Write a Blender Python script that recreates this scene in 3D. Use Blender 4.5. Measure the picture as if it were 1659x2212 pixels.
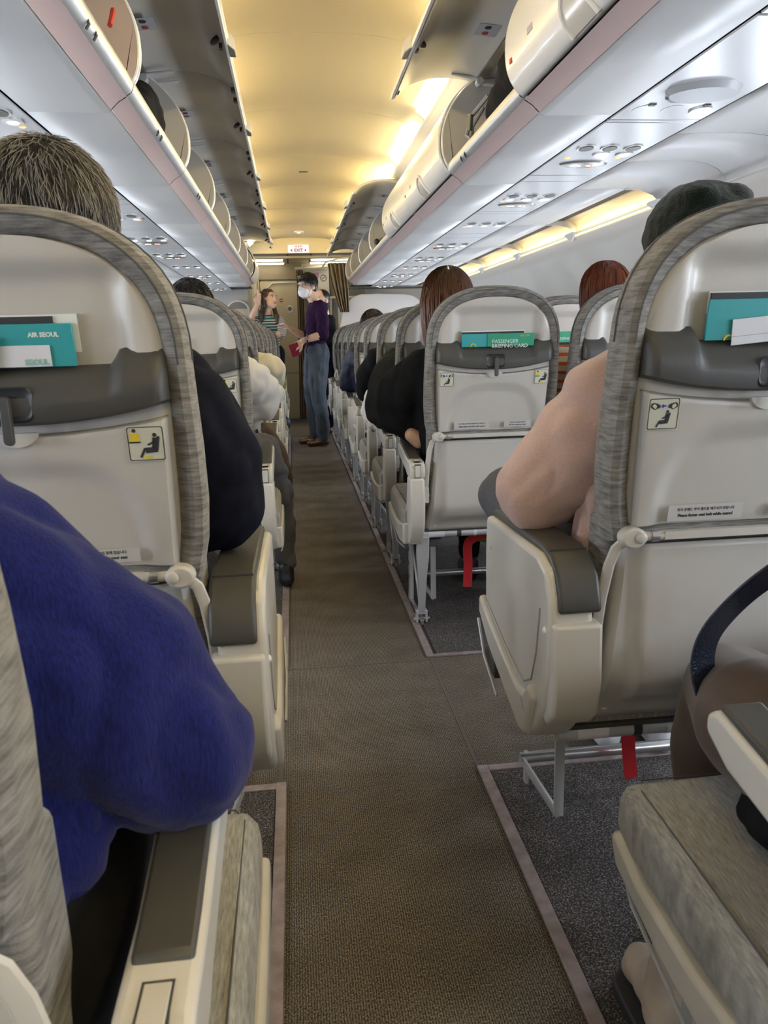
import bpy, bmesh, math, random
from mathutils import Vector, Matrix, noise, Euler
PI=math.pi; R_=math.radians
random.seed(7)
C=bpy.context.scene.collection
for o in list(bpy.data.objects): bpy.data.objects.remove(o)

# ------------------------------------------------------------------ camera
CAMH=1.02
cam=bpy.data.cameras.new('camera'); co=bpy.data.objects.new('camera',cam); C.objects.link(co)
cam.sensor_fit='HORIZONTAL'; cam.sensor_width=36.0; cam.lens=36.0*1661/1659; cam.clip_start=0.02; cam.clip_end=100
_R=Vector((0.99300059,-0.1153148,-0.02554073)); _U=Vector((0.05003879,0.21486505,0.97536102)); _F=Vector((0.10698576,0.9698121,-0.21913134))
_m=Matrix(((_R.x,_U.x,-_F.x,0),(_R.y,_U.y,-_F.y,0),(_R.z,_U.z,-_F.z,CAMH),(0,0,0,1)))
co.matrix_world=_m
cam.dof.use_dof=True; cam.dof.focus_distance=2.4; cam.dof.aperture_fstop=20.0
bpy.context.scene.camera=co
sc=bpy.context.scene
sc.view_settings.view_transform='Standard'; sc.view_settings.look='None'; sc.view_settings.gamma=1
sc.view_settings.use_curve_mapping=False; sc.view_settings.exposure=0.53
# ------------------------------------------------------------------ world
w=bpy.data.worlds.new('world'); sc.world=w; w.use_nodes=True
bg=w.node_tree.nodes['Background']; bg.inputs[0].default_value=(0.72,0.82,1.0,1); bg.inputs[1].default_value=0.6
# ------------------------------------------------------------------ lights
CX=0.13
def area(name,loc,rot,sx,sy,e,col,spread=PI):
    l=bpy.data.lights.new(name,'AREA'); l.shape='RECTANGLE'; l.size=sx; l.size_y=sy; l.energy=e; l.color=col; l.spread=spread
    o=bpy.data.objects.new(name,l); C.objects.link(o); o.location=loc; o.rotation_euler=rot; return o
WIN_Y=[-1.3+0.53*k for k in range(20)]
for y in WIN_Y:
    area('window_daylight',(CX-1.76,y,1.06),(0,R_(-90),0),0.30,0.21,5.5,(0.80,0.88,1.0))
    area('window_daylight',(CX+1.76,y,1.06),(0,R_(90),0),0.30,0.21,7.0,(0.80,0.88,1.0))
# cove lamps above the bins (warm)
# warm lamps behind the top edge of each side wall
for s in (-1,1):
    area('wall_wash_lamp',(CX+s*1.426,6.22,1.566),(R_(180),R_(s*22),0),0.012,5.8,2.3,(1.0,0.72,0.30))
# tube lamps of the forward entrance area
area('entrance_lamp',(-0.30,9.75,1.99),(0,0,0),0.5,0.12,55,(1.0,0.86,0.58))
area('entrance_lamp',(0.52,9.75,1.99),(0,0,0),0.5,0.12,55,(1.0,0.86,0.58))
# ------------------------------------------------------------------ materials
def mat(name,col,rough=0.5,metal=0.0,var=0.0,scale=20,bump=0.0,bscale=200,stretch=(1,1,1),emit=None,es=0,coat=0,sheen=0,spec=0.5,sub=0):
    m=bpy.data.materials.new(name); m.use_nodes=True; nt=m.node_tree; b=nt.nodes['Principled BSDF']
    b.inputs['Base Color'].default_value=(*col,1); b.inputs['Roughness'].default_value=rough; b.inputs['Metallic'].default_value=metal
    b.inputs['Specular IOR Level'].default_value=spec
    if coat: b.inputs['Coat Weight'].default_value=coat
    if sheen: b.inputs['Sheen Weight'].default_value=sheen
    if emit: b.inputs['Emission Color'].default_value=(*emit,1); b.inputs['Emission Strength'].default_value=es
    if var or bump:
        tc=nt.nodes.new('ShaderNodeTexCoord'); mp=nt.nodes.new('ShaderNodeMapping'); mp.inputs['Scale'].default_value=stretch
        nt.links.new(tc.outputs['Object'],mp.inputs['Vector'])
    if var:
        n=nt.nodes.new('ShaderNodeTexNoise'); n.inputs['Scale'].default_value=scale; n.inputs['Detail'].default_value=4
        nt.links.new(mp.outputs[0],n.inputs['Vector'])
        r=nt.nodes.new('ShaderNodeValToRGB'); r.color_ramp.elements[0].position=0.3; r.color_ramp.elements[1].position=0.7
        r.color_ramp.elements[0].color=(*[max(0,c*(1-var)) for c in col],1); r.color_ramp.elements[1].color=(*[min(1,c*(1+var)) for c in col],1)
        nt.links.new(n.outputs['Fac'],r.inputs[0]); nt.links.new(r.outputs[0],b.inputs['Base Color'])
    if bump:
        n2=nt.nodes.new('ShaderNodeTexNoise'); n2.inputs['Scale'].default_value=bscale; n2.inputs['Detail'].default_value=3
        nt.links.new(mp.outputs[0],n2.inputs['Vector'])
        bp=nt.nodes.new('ShaderNodeBump'); bp.inputs['Strength'].default_value=bump; bp.inputs['Distance'].default_value=0.002
        nt.links.new(n2.outputs['Fac'],bp.inputs['Height']); nt.links.new(bp.outputs[0],b.inputs['Normal'])
    return m
def stripe_mat(name,stops,axis=2,period=0.05,rough=0.85,noise_amt=0.0,off=0.0):
    # hard bands along an object axis
    m=bpy.data.materials.new(name); m.use_nodes=True; nt=m.node_tree; b=nt.nodes['Principled BSDF']; b.inputs['Roughness'].default_value=rough
    tc=nt.nodes.new('ShaderNodeTexCoord'); sp=nt.nodes.new('ShaderNodeSeparateXYZ'); nt.links.new(tc.outputs['Object'],sp.inputs[0])
    d=nt.nodes.new('ShaderNodeMath'); d.operation='MULTIPLY_ADD'; d.inputs[1].default_value=1/period; d.inputs[2].default_value=off
    nt.links.new(sp.outputs[axis],d.inputs[0])
    f=nt.nodes.new('ShaderNodeMath'); f.operation='FRACT'; nt.links.new(d.outputs[0],f.inputs[0])
    r=nt.nodes.new('ShaderNodeValToRGB'); r.color_ramp.interpolation='CONSTANT'
    r.color_ramp.elements[0].position=stops[0][0]; r.color_ramp.elements[0].color=(*stops[0][1],1)
    r.color_ramp.elements[1].position=stops[1][0]; r.color_ramp.elements[1].color=(*stops[1][1],1)
    for p,c in stops[2:]:
        e=r.color_ramp.elements.new(p); e.color=(*c,1)
    nt.links.new(f.outputs[0],r.inputs[0]); nt.links.new(r.outputs[0],b.inputs['Base Color'])
    return m
def woven(name,dark,light,stretch=(30,30,400),rough=0.95,fine=True):
    # slub weave: thin pale threads over a darker ground
    m=bpy.data.materials.new(name); m.use_nodes=True; nt=m.node_tree; b=nt.nodes['Principled BSDF']; b.inputs['Roughness'].default_value=rough
    b.inputs['Sheen Weight'].default_value=0.15; b.inputs['Specular IOR Level'].default_value=0.2
    tc=nt.nodes.new('ShaderNodeTexCoord')
    def nz(st,det=3):
        mp=nt.nodes.new('ShaderNodeMapping'); mp.inputs['Scale'].default_value=st; nt.links.new(tc.outputs['Object'],mp.inputs['Vector'])
        n=nt.nodes.new('ShaderNodeTexNoise'); n.inputs['Scale'].default_value=1; n.inputs['Detail'].default_value=det; nt.links.new(mp.outputs[0],n.inputs['Vector']); return n
    a=nz(stretch); c=nz((stretch[0]*1.3,stretch[1]*1.3,stretch[2]*0.35)); f=nz((900,900,900),1)
    s=nt.nodes.new('ShaderNodeMath'); s.operation='ADD'; nt.links.new(a.outputs[0],s.inputs[0]); nt.links.new(c.outputs[0],s.inputs[1])
    s2=nt.nodes.new('ShaderNodeMath'); s2.operation='MULTIPLY_ADD'; s2.inputs[1].default_value=0.42; nt.links.new(s.outputs[0],s2.inputs[0])
    s3=nt.nodes.new('ShaderNodeMath'); s3.operation='MULTIPLY'; s3.inputs[1].default_value=0.16; nt.links.new(f.outputs[0],s3.inputs[0]); nt.links.new(s3.outputs[0],s2.inputs[2])
    r=nt.nodes.new('ShaderNodeValToRGB'); r.color_ramp.elements[0].position=0.36; r.color_ramp.elements[1].position=0.66
    r.color_ramp.elements[0].color=(*dark,1); r.color_ramp.elements[1].color=(*light,1)
    nt.links.new(s2.outputs[0],r.inputs[0]); nt.links.new(r.outputs[0],b.inputs['Base Color'])
    bp=nt.nodes.new('ShaderNodeBump'); bp.inputs['Strength'].default_value=0.35; bp.inputs['Distance'].default_value=0.001
    nt.links.new(s2.outputs[0],bp.inputs['Height']); nt.links.new(bp.outputs[0],b.inputs['Normal'])
    return m
def carpet(name,dark,mid,spec_col,ribs=True):
    m=bpy.data.materials.new(name); m.use_nodes=True; nt=m.node_tree; b=nt.nodes['Principled BSDF']; b.inputs['Roughness'].default_value=0.97
    b.inputs['Specular IOR Level'].default_value=0.15
    tc=nt.nodes.new('ShaderNodeTexCoord')
    n=nt.nodes.new('ShaderNodeTexNoise'); n.inputs['Scale'].default_value=300 if not ribs else 470; n.inputs['Detail'].default_value=2
    mp=nt.nodes.new('ShaderNodeMapping'); mp.inputs['Scale'].default_value=(1,0.55,1) if ribs else (1,1,1)
    nt.links.new(tc.outputs['Object'],mp.inputs['Vector']); nt.links.new(mp.outputs[0],n.inputs['Vector'])
    big=nt.nodes.new('ShaderNodeTexNoise'); big.inputs['Scale'].default_value=9; nt.links.new(tc.outputs['Object'],big.inputs['Vector'])
    wv=nt.nodes.new('ShaderNodeTexWave'); wv.bands_direction='X'; wv.inputs['Scale'].default_value=70; wv.inputs['Distortion'].default_value=1.2; wv.inputs['Detail'].default_value=2; wv.inputs['Detail Scale'].default_value=30
    nt.links.new(tc.outputs['Object'],wv.inputs['Vector'])
    mx=nt.nodes.new('ShaderNodeMath'); mx.operation='MULTIPLY_ADD'; mx.inputs[1].default_value=0.16 if ribs else 0.03
    nt.links.new(wv.outputs['Fac'],mx.inputs[0]); nt.links.new(n.outputs['Fac'],mx.inputs[2])
    m2=nt.nodes.new('ShaderNodeMath'); m2.operation='MULTIPLY_ADD'; m2.inputs[1].default_value=0.12; nt.links.new(big.outputs['Fac'],m2.inputs[0]); nt.links.new(mx.outputs[0],m2.inputs[2])
    r=nt.nodes.new('ShaderNodeValToRGB'); e=r.color_ramp.elements; e[0].position=0.50; e[0].color=(*dark,1); e[1].position=0.66; e[1].color=(*mid,1)
    x=e.new(0.80); x.color=(*spec_col,1)
    nt.links.new(m2.outputs[0],r.inputs[0]); nt.links.new(r.outputs[0],b.inputs['Base Color'])
    bp=nt.nodes.new('ShaderNodeBump'); bp.inputs['Strength'].default_value=0.6; bp.inputs['Distance'].default_value=0.002
    nt.links.new(mx.outputs[0],bp.inputs['Height']); nt.links.new(bp.outputs[0],b.inputs['Normal'])
    return m
cream=mat('seat_plastic',(0.54,0.515,0.465),0.33,var=0.03,scale=6,bump=0.04,bscale=900)
cream2=mat('armrest_plastic',(0.57,0.54,0.475),0.38,var=0.03,scale=8)
white=mat('white_plastic',(0.74,0.74,0.73),0.35)
darkp=mat('dark_grey_plastic',(0.060,0.058,0.051),0.42,bump=0.15,bscale=1200)
darker=mat('black_plastic',(0.022,0.024,0.026),0.35)
metal=mat('brushed_metal',(0.62,0.61,0.60),0.28,metal=0.85)
paintm=mat('painted_metal',(0.55,0.56,0.57),0.4,metal=0.35)
fabric=woven('grey_slub_fabric',(0.10,0.093,0.083),(0.34,0.325,0.295),(26,26,420))
fabric_seat=woven('grey_cushion_fabric',(0.20,0.195,0.175),(0.44,0.425,0.38),(420,50,50))
stitch=mat('seam_thread',(0.10,0.10,0.10),0.9)
panel=mat('cabin_panel',(0.56,0.56,0.55),0.42,var=0.015,scale=3)
psum=mat('service_panel',(0.50,0.505,0.51),0.30,metal=0.2)
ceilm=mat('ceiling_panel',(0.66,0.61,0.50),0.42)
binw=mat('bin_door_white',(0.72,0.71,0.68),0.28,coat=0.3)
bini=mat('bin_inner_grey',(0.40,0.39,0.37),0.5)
bind=mat('bin_divider',(0.52,0.50,0.46),0.5)
binp=mat('bin_divider_pinkish',(0.60,0.48,0.42),0.5)
pinkm=mat('mauve_strip',(0.50,0.40,0.41),0.45)
alum=mat('aluminium_rail',(0.62,0.64,0.66),0.38,metal=0.8)
seam=mat('panel_gap',(0.05,0.05,0.05),0.8)
wallm=mat('sidewall_panel',(0.62,0.595,0.55),0.5)
galm=mat('galley_wall',(0.58,0.53,0.43),0.6,var=0.03,scale=4)
doorm=mat('door_panel',(0.62,0.56,0.45),0.5,var=0.03,scale=4)
curtm=mat('brown_curtain',(0.22,0.165,0.105),0.9,var=0.2,scale=60,stretch=(1,1,0.1))
aisle_m=carpet('ribbed_aisle_carpet',(0.036,0.030,0.023),(0.120,0.101,0.079),(0.25,0.21,0.16),True)
under_m=carpet('speckled_carpet',(0.036,0.032,0.030),(0.115,0.103,0.097),(0.30,0.27,0.26),False)
entry_m=mat('entrance_vinyl',(0.20,0.165,0.125),0.6,var=0.1,scale=30)
stripm=mat('floor_strip_metal',(0.30,0.245,0.245),0.45,metal=0.3,var=0.22,scale=40)
lightm=mat('lamp_diffuser',(1,0.9,0.6),0.5,emit=(1.0,0.78,0.37),es=24.0)
lampw=mat('tube_lamp',(1,0.95,0.8),0.5,emit=(1.0,0.88,0.62),es=4.0)
orange=mat('call_light_orange',(0.9,0.35,0.08),0.4,emit=(1.0,0.38,0.10),es=1.3)
ledw=mat('reading_light_lit',(0.9,0.9,0.95),0.2,emit=(0.9,0.95,1.0),es=0.5)
lensm=mat('sign_lens',(0.20,0.19,0.17),0.25)
lit=mat('lit_pictogram',(1,0.95,0.85),0.4,emit=(1.0,0.9,0.75),es=1.4)
litr=mat('lit_red',(1,0.2,0.15),0.4,emit=(1.0,0.18,0.1),es=1.0)
exitm=mat('exit_sign_face',(0.5,0.48,0.55),0.4,emit=(0.92,0.86,1.0),es=0.5)
exitr=mat('exit_sign_letters',(0.30,0.01,0.12),0.6)
stickm=mat('sticker_cream',(0.62,0.62,0.50),0.5)
ink=mat('print_black',(0.03,0.03,0.035),0.6)
yel=mat('print_yellow',(0.75,0.58,0.04),0.6)
bluei=mat('print_blue',(0.03,0.05,0.5),0.6)
whitei=mat('print_white',(0.78,0.82,0.76),0.6)
greyi=mat('print_grey',(0.25,0.25,0.26),0.6)
greenm=mat('green_card',(0.035,0.33,0.19),0.4,coat=0.3)
tealm=mat('teal_cover',(0.04,0.36,0.38),0.4,coat=0.3)
paper=mat('white_paper',(0.72,0.73,0.76),0.7)
orangei=mat('print_orange',(0.8,0.3,0.03),0.6)
redm=mat('red_webbing',(0.50,0.012,0.02),0.7,bump=0.3,bscale=700)
skin=mat('skin',(0.62,0.40,0.29),0.5,var=0.06,scale=18,sheen=0.1)
skin_arm=mat('skin_forearm',(0.55,0.33,0.22),0.5,var=0.06,scale=18)
nylon=mat('dark_stocking_leg',(0.075,0.045,0.028),0.6,sheen=0.15,var=0.1,scale=30)
hair_b=mat('black_hair',(0.012,0.010,0.009),0.45,var=0.5,scale=60,stretch=(1,1,0.12),bump=0.6,bscale=160)
hair_br=mat('dark_brown_hair',(0.050,0.028,0.016),0.42,var=0.5,scale=60,stretch=(1,1,0.1),bump=0.5,bscale=160)
hair_o=mat('auburn_hair',(0.16,0.040,0.014),0.42,var=0.45,scale=60,stretch=(1,1,0.1),bump=0.5,bscale=160)
hair_g=mat('grey_hair',(0.068,0.060,0.050),0.6,var=0.7,scale=85,stretch=(1,1,0.35),bump=0.9,bscale=110)
def ombre():
    m=mat('bob_hair',(0.05,0.03,0.02),0.33,bump=0.5,bscale=160,stretch=(1,1,0.08)); nt=m.node_tree; b=nt.nodes['Principled BSDF']
    tc=nt.nodes.new('ShaderNodeTexCoord'); sp=nt.nodes.new('ShaderNodeSeparateXYZ'); nt.links.new(tc.outputs['Object'],sp.inputs[0])
    mp=nt.nodes.new('ShaderNodeMapping'); mp.inputs['Scale'].default_value=(1,1,0.05); nt.links.new(tc.outputs['Object'],mp.inputs['Vector'])
    n=nt.nodes.new('ShaderNodeTexNoise'); n.inputs['Scale'].default_value=120; nt.links.new(mp.outputs[0],n.inputs['Vector'])
    a=nt.nodes.new('ShaderNodeMath'); a.operation='MULTIPLY_ADD'; a.inputs[1].default_value=0.16; nt.links.new(n.outputs['Fac'],a.inputs[0]); nt.links.new(sp.outputs[2],a.inputs[2])
    r=nt.nodes.new('ShaderNodeValToRGB'); e=r.color_ramp.elements; e[0].position=0.03; e[0].color=(0.30,0.125,0.06,1); e[1].position=0.34; e[1].color=(0.022,0.013,0.009,1)
    x=e.new(0.20); x.color=(0.17,0.068,0.032,1)
    nt.links.new(a.outputs[0],r.inputs[0]); nt.links.new(r.outputs[0],b.inputs['Base Color']); return m
hair_bob=ombre()
blue_k=mat('blue_knit',(0.010,0.014,0.095),0.95,var=0.3,scale=420,stretch=(1,1,0.22),bump=0.5,bscale=520,sheen=0.12,spec=0.1)
navy=mat('navy_jacket',(0.007,0.008,0.016),0.9,var=0.2,scale=60,bump=0.2,bscale=600,spec=0.15)
blackc=mat('black_cloth',(0.010,0.010,0.011),0.92,var=0.2,scale=50,spec=0.15)
charc=mat('charcoal_cloth',(0.020,0.021,0.019),0.92,spec=0.2)
greyc=mat('grey_trousers',(0.095,0.092,0.098),0.95,var=0.12,scale=120)
pinkc=mat('pink_sweatshirt',(0.60,0.42,0.36),0.97,var=0.07,scale=260,bump=0.6,bscale=800,sheen=0.3,spec=0.15)
beanie_m=mat('green_felt',(0.004,0.009,0.004),1.0,bump=1.0,bscale=500,sheen=0.3,spec=0.1)
purp=mat('purple_knit',(0.026,0.009,0.034),0.95,var=0.15,scale=80,spec=0.15)
denim=mat('blue_grey_trousers',(0.055,0.070,0.092),0.85,var=0.15,scale=14)
browns=mat('brown_leather_shoe',(0.075,0.022,0.014),0.22,coat=0.5)
blackl=mat('black_leather',(0.012,0.013,0.016),0.3,bump=0.6,bscale=420)
strapm=mat('navy_leather_strap',(0.012,0.018,0.035),0.26,bump=0.7,bscale=330,coat=0.2)
maskm=mat('white_mask',(0.74,0.75,0.78),0.8)
whitec=mat('white_nylon',(0.66,0.65,0.63),0.6,sheen=0.2)
creamc=mat('cream_nylon',(0.60,0.56,0.43),0.7)
stripes_k=stripe_mat('striped_knit',[(0.0,(0.02,0.022,0.03)),(0.25,(0.62,0.60,0.56)),(0.45,(0.02,0.022,0.03)),(0.60,(0.03,0.20,0.15)),(0.85,(0.62,0.60,0.56))],2,0.062)
stripes_a=stripe_mat('fine_striped_knit',[(0.0,(0.05,0.05,0.07)),(0.5,(0.60,0.60,0.60))],2,0.022)
stripes_o=stripe_mat('orange_striped_knit',[(0.0,(0.66,0.58,0.46)),(0.6,(0.75,0.14,0.03))],2,0.030)
navyq=mat('navy_quilted',(0.008,0.014,0.045),0.5)
khaki=mat('brown_cloth',(0.085,0.055,0.030),0.9)
yellowc=mat('mustard_cloth',(0.30,0.24,0.03),0.9)
beige=mat('beige_leather',(0.55,0.46,0.37),0.5,var=0.06,scale=20)
cushionp=mat('pale_blue',(0.4,0.5,0.65),0.6)
winm=mat('window_rim',(0.72,0.72,0.72),0.5)
glassd=mat('dark_glass',(0.16,0.16,0.15),0.12)
# ------------------------------------------------------------------ mesh helpers
class MB:
    def __init__(s): s.v=[]; s.f=[]
    def add(s,vs,fs):
        n=len(s.v); s.v+= [tuple(v) for v in vs]; s.f+=[tuple(i+n for i in f) for f in fs]; return s
    def box(s,a,b):
        x0,y0,z0=a; x1,y1,z1=b
        vs=[(x0,y0,z0),(x1,y0,z0),(x1,y1,z0),(x0,y1,z0),(x0,y0,z1),(x1,y0,z1),(x1,y1,z1),(x0,y1,z1)]
        return s.add(vs,[(0,3,2,1),(4,5,6,7),(0,1,5,4),(1,2,6,5),(2,3,7,6),(3,0,4,7)])
    def obox(s,c,sz,rot):
        M=Euler(rot).to_matrix(); c=Vector(c); h=[x/2 for x in sz]
        vs=[c+M@Vector((a*h[0],b*h[1],d*h[2])) for d in(-1,1) for a,b in((-1,-1),(1,-1),(1,1),(-1,1))]
        return s.add(vs,[(0,3,2,1),(4,5,6,7),(0,1,5,4),(1,2,6,5),(2,3,7,6),(3,0,4,7)])
    def rings(s,rs,cap=True,closed=True):
        n=len(rs[0]); vs=[p for r in rs for p in r]; fs=[]
        for i in range(len(rs)-1):
            for j in range(n if closed else n-1):
                k=(j+1)%n; fs.append((i*n+j,i*n+k,(i+1)*n+k,(i+1)*n+j))
        if cap: fs.append(tuple(range(n-1,-1,-1))); fs.append(tuple((len(rs)-1)*n+j for j in range(n)))
        return s.add(vs,fs)
    def prism(s,poly,axis,a,b):
        def p(q,t):
            return {'x':(t,q[0],q[1]),'y':(q[0],t,q[1]),'z':(q[0],q[1],t)}[axis]
        return s.rings([[p(q,a) for q in poly],[p(q,b) for q in poly]])
    def tube(s,path,r,n=10,flat=None):
        path=[Vector(p) for p in path]; rs=[]
        rr=r if isinstance(r,(list,tuple)) else [r]*len(path)
        up0=None
        for i,p in enumerate(path):
            t=(path[min(i+1,len(path)-1)]-path[max(i-1,0)]).normalized()
            if up0 is None: up0=Vector((0,0,1)) if abs(t.z)<0.9 else Vector((1,0,0))
            a=t.cross(up0).normalized(); b=a.cross(t).normalized(); up0=b
            fa,fb=flat or (1,1)
            rs.append([p+a*math.cos(2*PI*k/n)*rr[i]*fa+b*math.sin(2*PI*k/n)*rr[i]*fb for k in range(n)])
        return s.rings(rs)
    def cyl(s,a,b,r,n=20): return s.tube([a,b],r,n)
    def ell(s,c,r,rot=(0,0,0),n=16,m=10):
        M=Euler(rot).to_matrix(); c=Vector(c); rs=[]
        for i in range(1,m):
            t=PI*i/m; rs.append([c+M@Vector((r[0]*math.sin(t)*math.cos(2*PI*k/n),r[1]*math.sin(t)*math.sin(2*PI*k/n),-r[2]*math.cos(t))) for k in range(n)])
        q=len(s.v); s.rings(rs,cap=False); b=len(s.v)
        s.v+=[tuple(c+M@Vector((0,0,-r[2]))),tuple(c+M@Vector((0,0,r[2])))]
        for k in range(n):
            s.f.append((b,q+(k+1)%n,q+k)); s.f.append((b+1,q+(m-2)*n+k,q+(m-2)*n+(k+1)%n))
        return s
    def grid(s,fn,nu,nv):
        vs=[fn(i/(nu-1),j/(nv-1)) for j in range(nv) for i in range(nu)]
        return s.add(vs,[(j*nu+i,j*nu+i+1,(j+1)*nu+i+1,(j+1)*nu+i) for j in range(nv-1) for i in range(nu-1)])
    def disc(s,c,r,n=20,nrm='y'):
        vs=[{'y':(c[0]+r*math.cos(2*PI*k/n),c[1],c[2]+r*math.sin(2*PI*k/n)),'z':(c[0]+r*math.cos(2*PI*k/n),c[1]+r*math.sin(2*PI*k/n),c[2])}[nrm] for k in range(n)]
        return s.add(vs,[tuple(range(n))])
def finish(me,ang=38):
    for p in me.polygons: p.use_smooth=True
    me.set_sharp_from_angle(angle=R_(ang))
def obj(name,mb,m,parent=None,bevel=0,seg=2,sub=0,solid=0,ang=38,loc=None,rot=None,fix=True):
    me=bpy.data.meshes.new(name)
    if isinstance(mb,MB):
        me.from_pydata(mb.v,[],mb.f)
        if fix:
            bm=bmesh.new(); bm.from_mesh(me); bmesh.ops.recalc_face_normals(bm,faces=bm.faces); bm.to_mesh(me); bm.free()
    finish(me,ang); me.materials.append(m)
    o=bpy.data.objects.new(name,me); C.objects.link(o)
    if parent: o.parent=parent
    if loc: o.location=loc
    if rot: o.rotation_euler=rot
    if solid:
        d=o.modifiers.new('solid','SOLIDIFY'); d.thickness=abs(solid); d.offset=1 if solid>0 else -1
    if bevel:
        d=o.modifiers.new('bevel','BEVEL'); d.width=bevel; d.segments=seg; d.limit_method='ANGLE'; d.angle_limit=R_(40)
    if sub:
        d=o.modifiers.new('sub','SUBSURF'); d.levels=sub; d.render_levels=sub
    return o
def thing(name,label,cat,loc=(0,0,0),rz=0,group=None):
    o=bpy.data.objects.new(name,None); C.objects.link(o); o.location=loc; o.rotation_euler=(0,0,rz); o.empty_display_size=0.05
    return tag(o,label,cat,group)
def tag(o,label,cat,group=None):
    o['label']=label; o['category']=cat
    if group: o['group']=group
    return o
def struct(name,mb,m,**k):
    o=obj(name,mb,m,**k); o['kind']='structure'; return o
def dup(root,loc,label,rz=None,group=None):
    r=root.copy(); C.objects.link(r); r.location=loc
    if rz is not None: r.rotation_euler=(0,0,rz)
    r['label']=label
    if group: r['group']=group
    def rec(a,b):
        for ch in a.children:
            c=ch.copy(); C.objects.link(c); c.parent=b; rec(ch,c)
    rec(root,r); return r
def text(name,s,size,m,parent,loc,rot=(PI/2,0,0),align='CENTER',ext=0.0003,sx=1.0,bold=0.0):
    cu=bpy.data.curves.new(name,'FONT'); cu.body=s; cu.size=size; cu.align_x=align; cu.align_y='CENTER'; cu.extrude=ext; cu.resolution_u=2; cu.offset=bold
    to=bpy.data.objects.new(name+'_tmp',cu); C.objects.link(to)
    bpy.context.view_layer.update()
    me=bpy.data.meshes.new_from_object(to.evaluated_get(bpy.context.evaluated_depsgraph_get()))
    bpy.data.objects.remove(to); me.materials.clear(); me.materials.append(m)
    o=bpy.data.objects.new(name,me); C.objects.link(o); o.location=loc; o.rotation_euler=rot; o.scale=(sx,1,1)
    if parent: o.parent=parent
    return o
def lerp(tab,x):
    if x<=tab[0][0]: return tab[0][1]
    for (a,b),(c,d) in zip(tab,tab[1:]):
        if x<=c: return b+(d-b)*(x-a)/(c-a)
    return tab[-1][1]
def sst(a,b,x):
    t=min(1,max(0,(x-a)/(b-a))); return t*t*(3-2*t)
def rrect(x0,x1,z0,z1,r,n=5):
    p=[]
    for cx,cz,a0 in ((x1-r,z1-r,0),(x0+r,z1-r,90),(x0+r,z0+r,180),(x1-r,z0+r,270)):
        for i in range(n+1):
            a=R_(a0+90*i/n); p.append((cx+r*math.cos(a),cz+r*math.sin(a)))
    return p
ordn=['first','second','third','fourth','fifth','sixth','seventh','eighth','ninth','tenth','eleventh','twelfth','thirteenth']
# ================================================================== CABIN SHELL
Y0,Y1=-1.6,8.9
def extr(prof,y0,y1,ny=2):
    return MB().rings([[(x,y0+(y1-y0)*j/(ny-1),z) for x,z in prof] for j in range(ny)],cap=False,closed=False)
# floor
struct('floor',MB().box((-1.75,Y0,-0.05),(2.0,8.6,0.0)),aisle_m)
struct('floor_entrance',MB().box((-1.75,8.6,-0.05),(2.0,10.6,-0.001)),entry_m)
def fpanel(x0,x1,y0,y1): struct('floor_carpet',MB().box((x0,y0,0.0),(x1,y1,0.004)),under_m)
for a,b in ((Y0,1.64),(2.32,8.6)):
    fpanel(0.42,1.85,a,b); fpanel(-1.6,-0.092,a,b)
# metal strips edging the seat carpets
n=0
for x0,x1,y0,y1 in ((0.392,0.418,Y0,1.65),(0.384,0.408,2.318,8.6),(-0.09,-0.066,Y0,1.65),(-0.092,-0.066,2.318,8.6),
                    (0.418,1.85,1.625,1.648),(0.408,1.85,2.318,2.335),(-1.6,-0.09,1.625,1.648),(-1.6,-0.092,2.318,2.335)):
    n+=1; struct('trim_%d'%n,MB().box((x0,y0,0),(x1,y1,0.0075)),stripm,bevel=0.0015)
# faint carpet seams across the cross aisle
n+=1; struct('trim_%d'%n,MB().box((-0.085,1.66,0.0),(-0.075,2.31,0.0012)).box((0.392,1.66,0),(0.402,2.31,0.0012)).box((-0.07,2.30,0),(0.39,2.308,0.0012)),mat('carpet_seam',(0.10,0.085,0.065),0.9))
# ceiling vault, panels with joints coloured pale to look lit
def ceil_z(x):
    return lerp([(0,2.129),(0.08,2.1285),(0.15,2.126),(0.22,2.121),(0.29,2.1125),(0.375,2.097),(0.43,2.085),(0.475,2.072),(0.546,2.041),(0.615,2.004)],abs(x-CX))
JY=[3.14+0.955*k for k in range(-5,6)]
ylist=[Y0]+[y for y in JY if y<8.85]+[8.88]
for i in range(len(ylist)-1):
    a,b=ylist[i],ylist[i+1]
    prof=[(CX+0.61*(-1+2*k/40),0) for k in range(41)]
    def ring(y,dz): return [(x,y,ceil_z(x)+dz) for x,_ in prof]
    struct('ceiling',MB().rings([ring(a+0.004,0.008),ring(a+0.006,0),ring((a+b)/2,-0.006),ring(b-0.006,0),ring(b-0.004,0.008)],cap=False,closed=False),ceilm,solid=0.006)
struct('ceiling_backing',MB().rings([[(CX+0.62*(-1+2*k/40),y,ceil_z(CX+0.6*(-1+2*k/40))+0.022) for k in range(41)] for y in (Y0,8.9)],cap=False,closed=False),mat('joint_painted_light',(0.9,0.85,0.65),0.5))  # brightness of the joints is put into this pale backing colour
# smoke detector and small vent on ceiling
o=obj('smoke_detector',MB().prism(rrect(-0.03,0.03,-0.012,0.012,0.01),'z',-0.006,0.0),mat('bronze_detail',(0.12,0.09,0.06),0.5),loc=(0.127,5.49,2.12)); tag(o,'small brown oval fitting in the middle of the yellow lit ceiling','ceiling fitting')
t=thing('ceiling_speaker','small round pale fitting on the ceiling just before the exit sign','ceiling fitting',(0.12,8.35,2.108))
obj('rim',MB().cyl((0,0,0),(0,0,0.012),0.05,24),white,t); obj('lens',MB().ell((0,0,-0.002),(0.02,0.02,0.008)),ledw,t)
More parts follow.
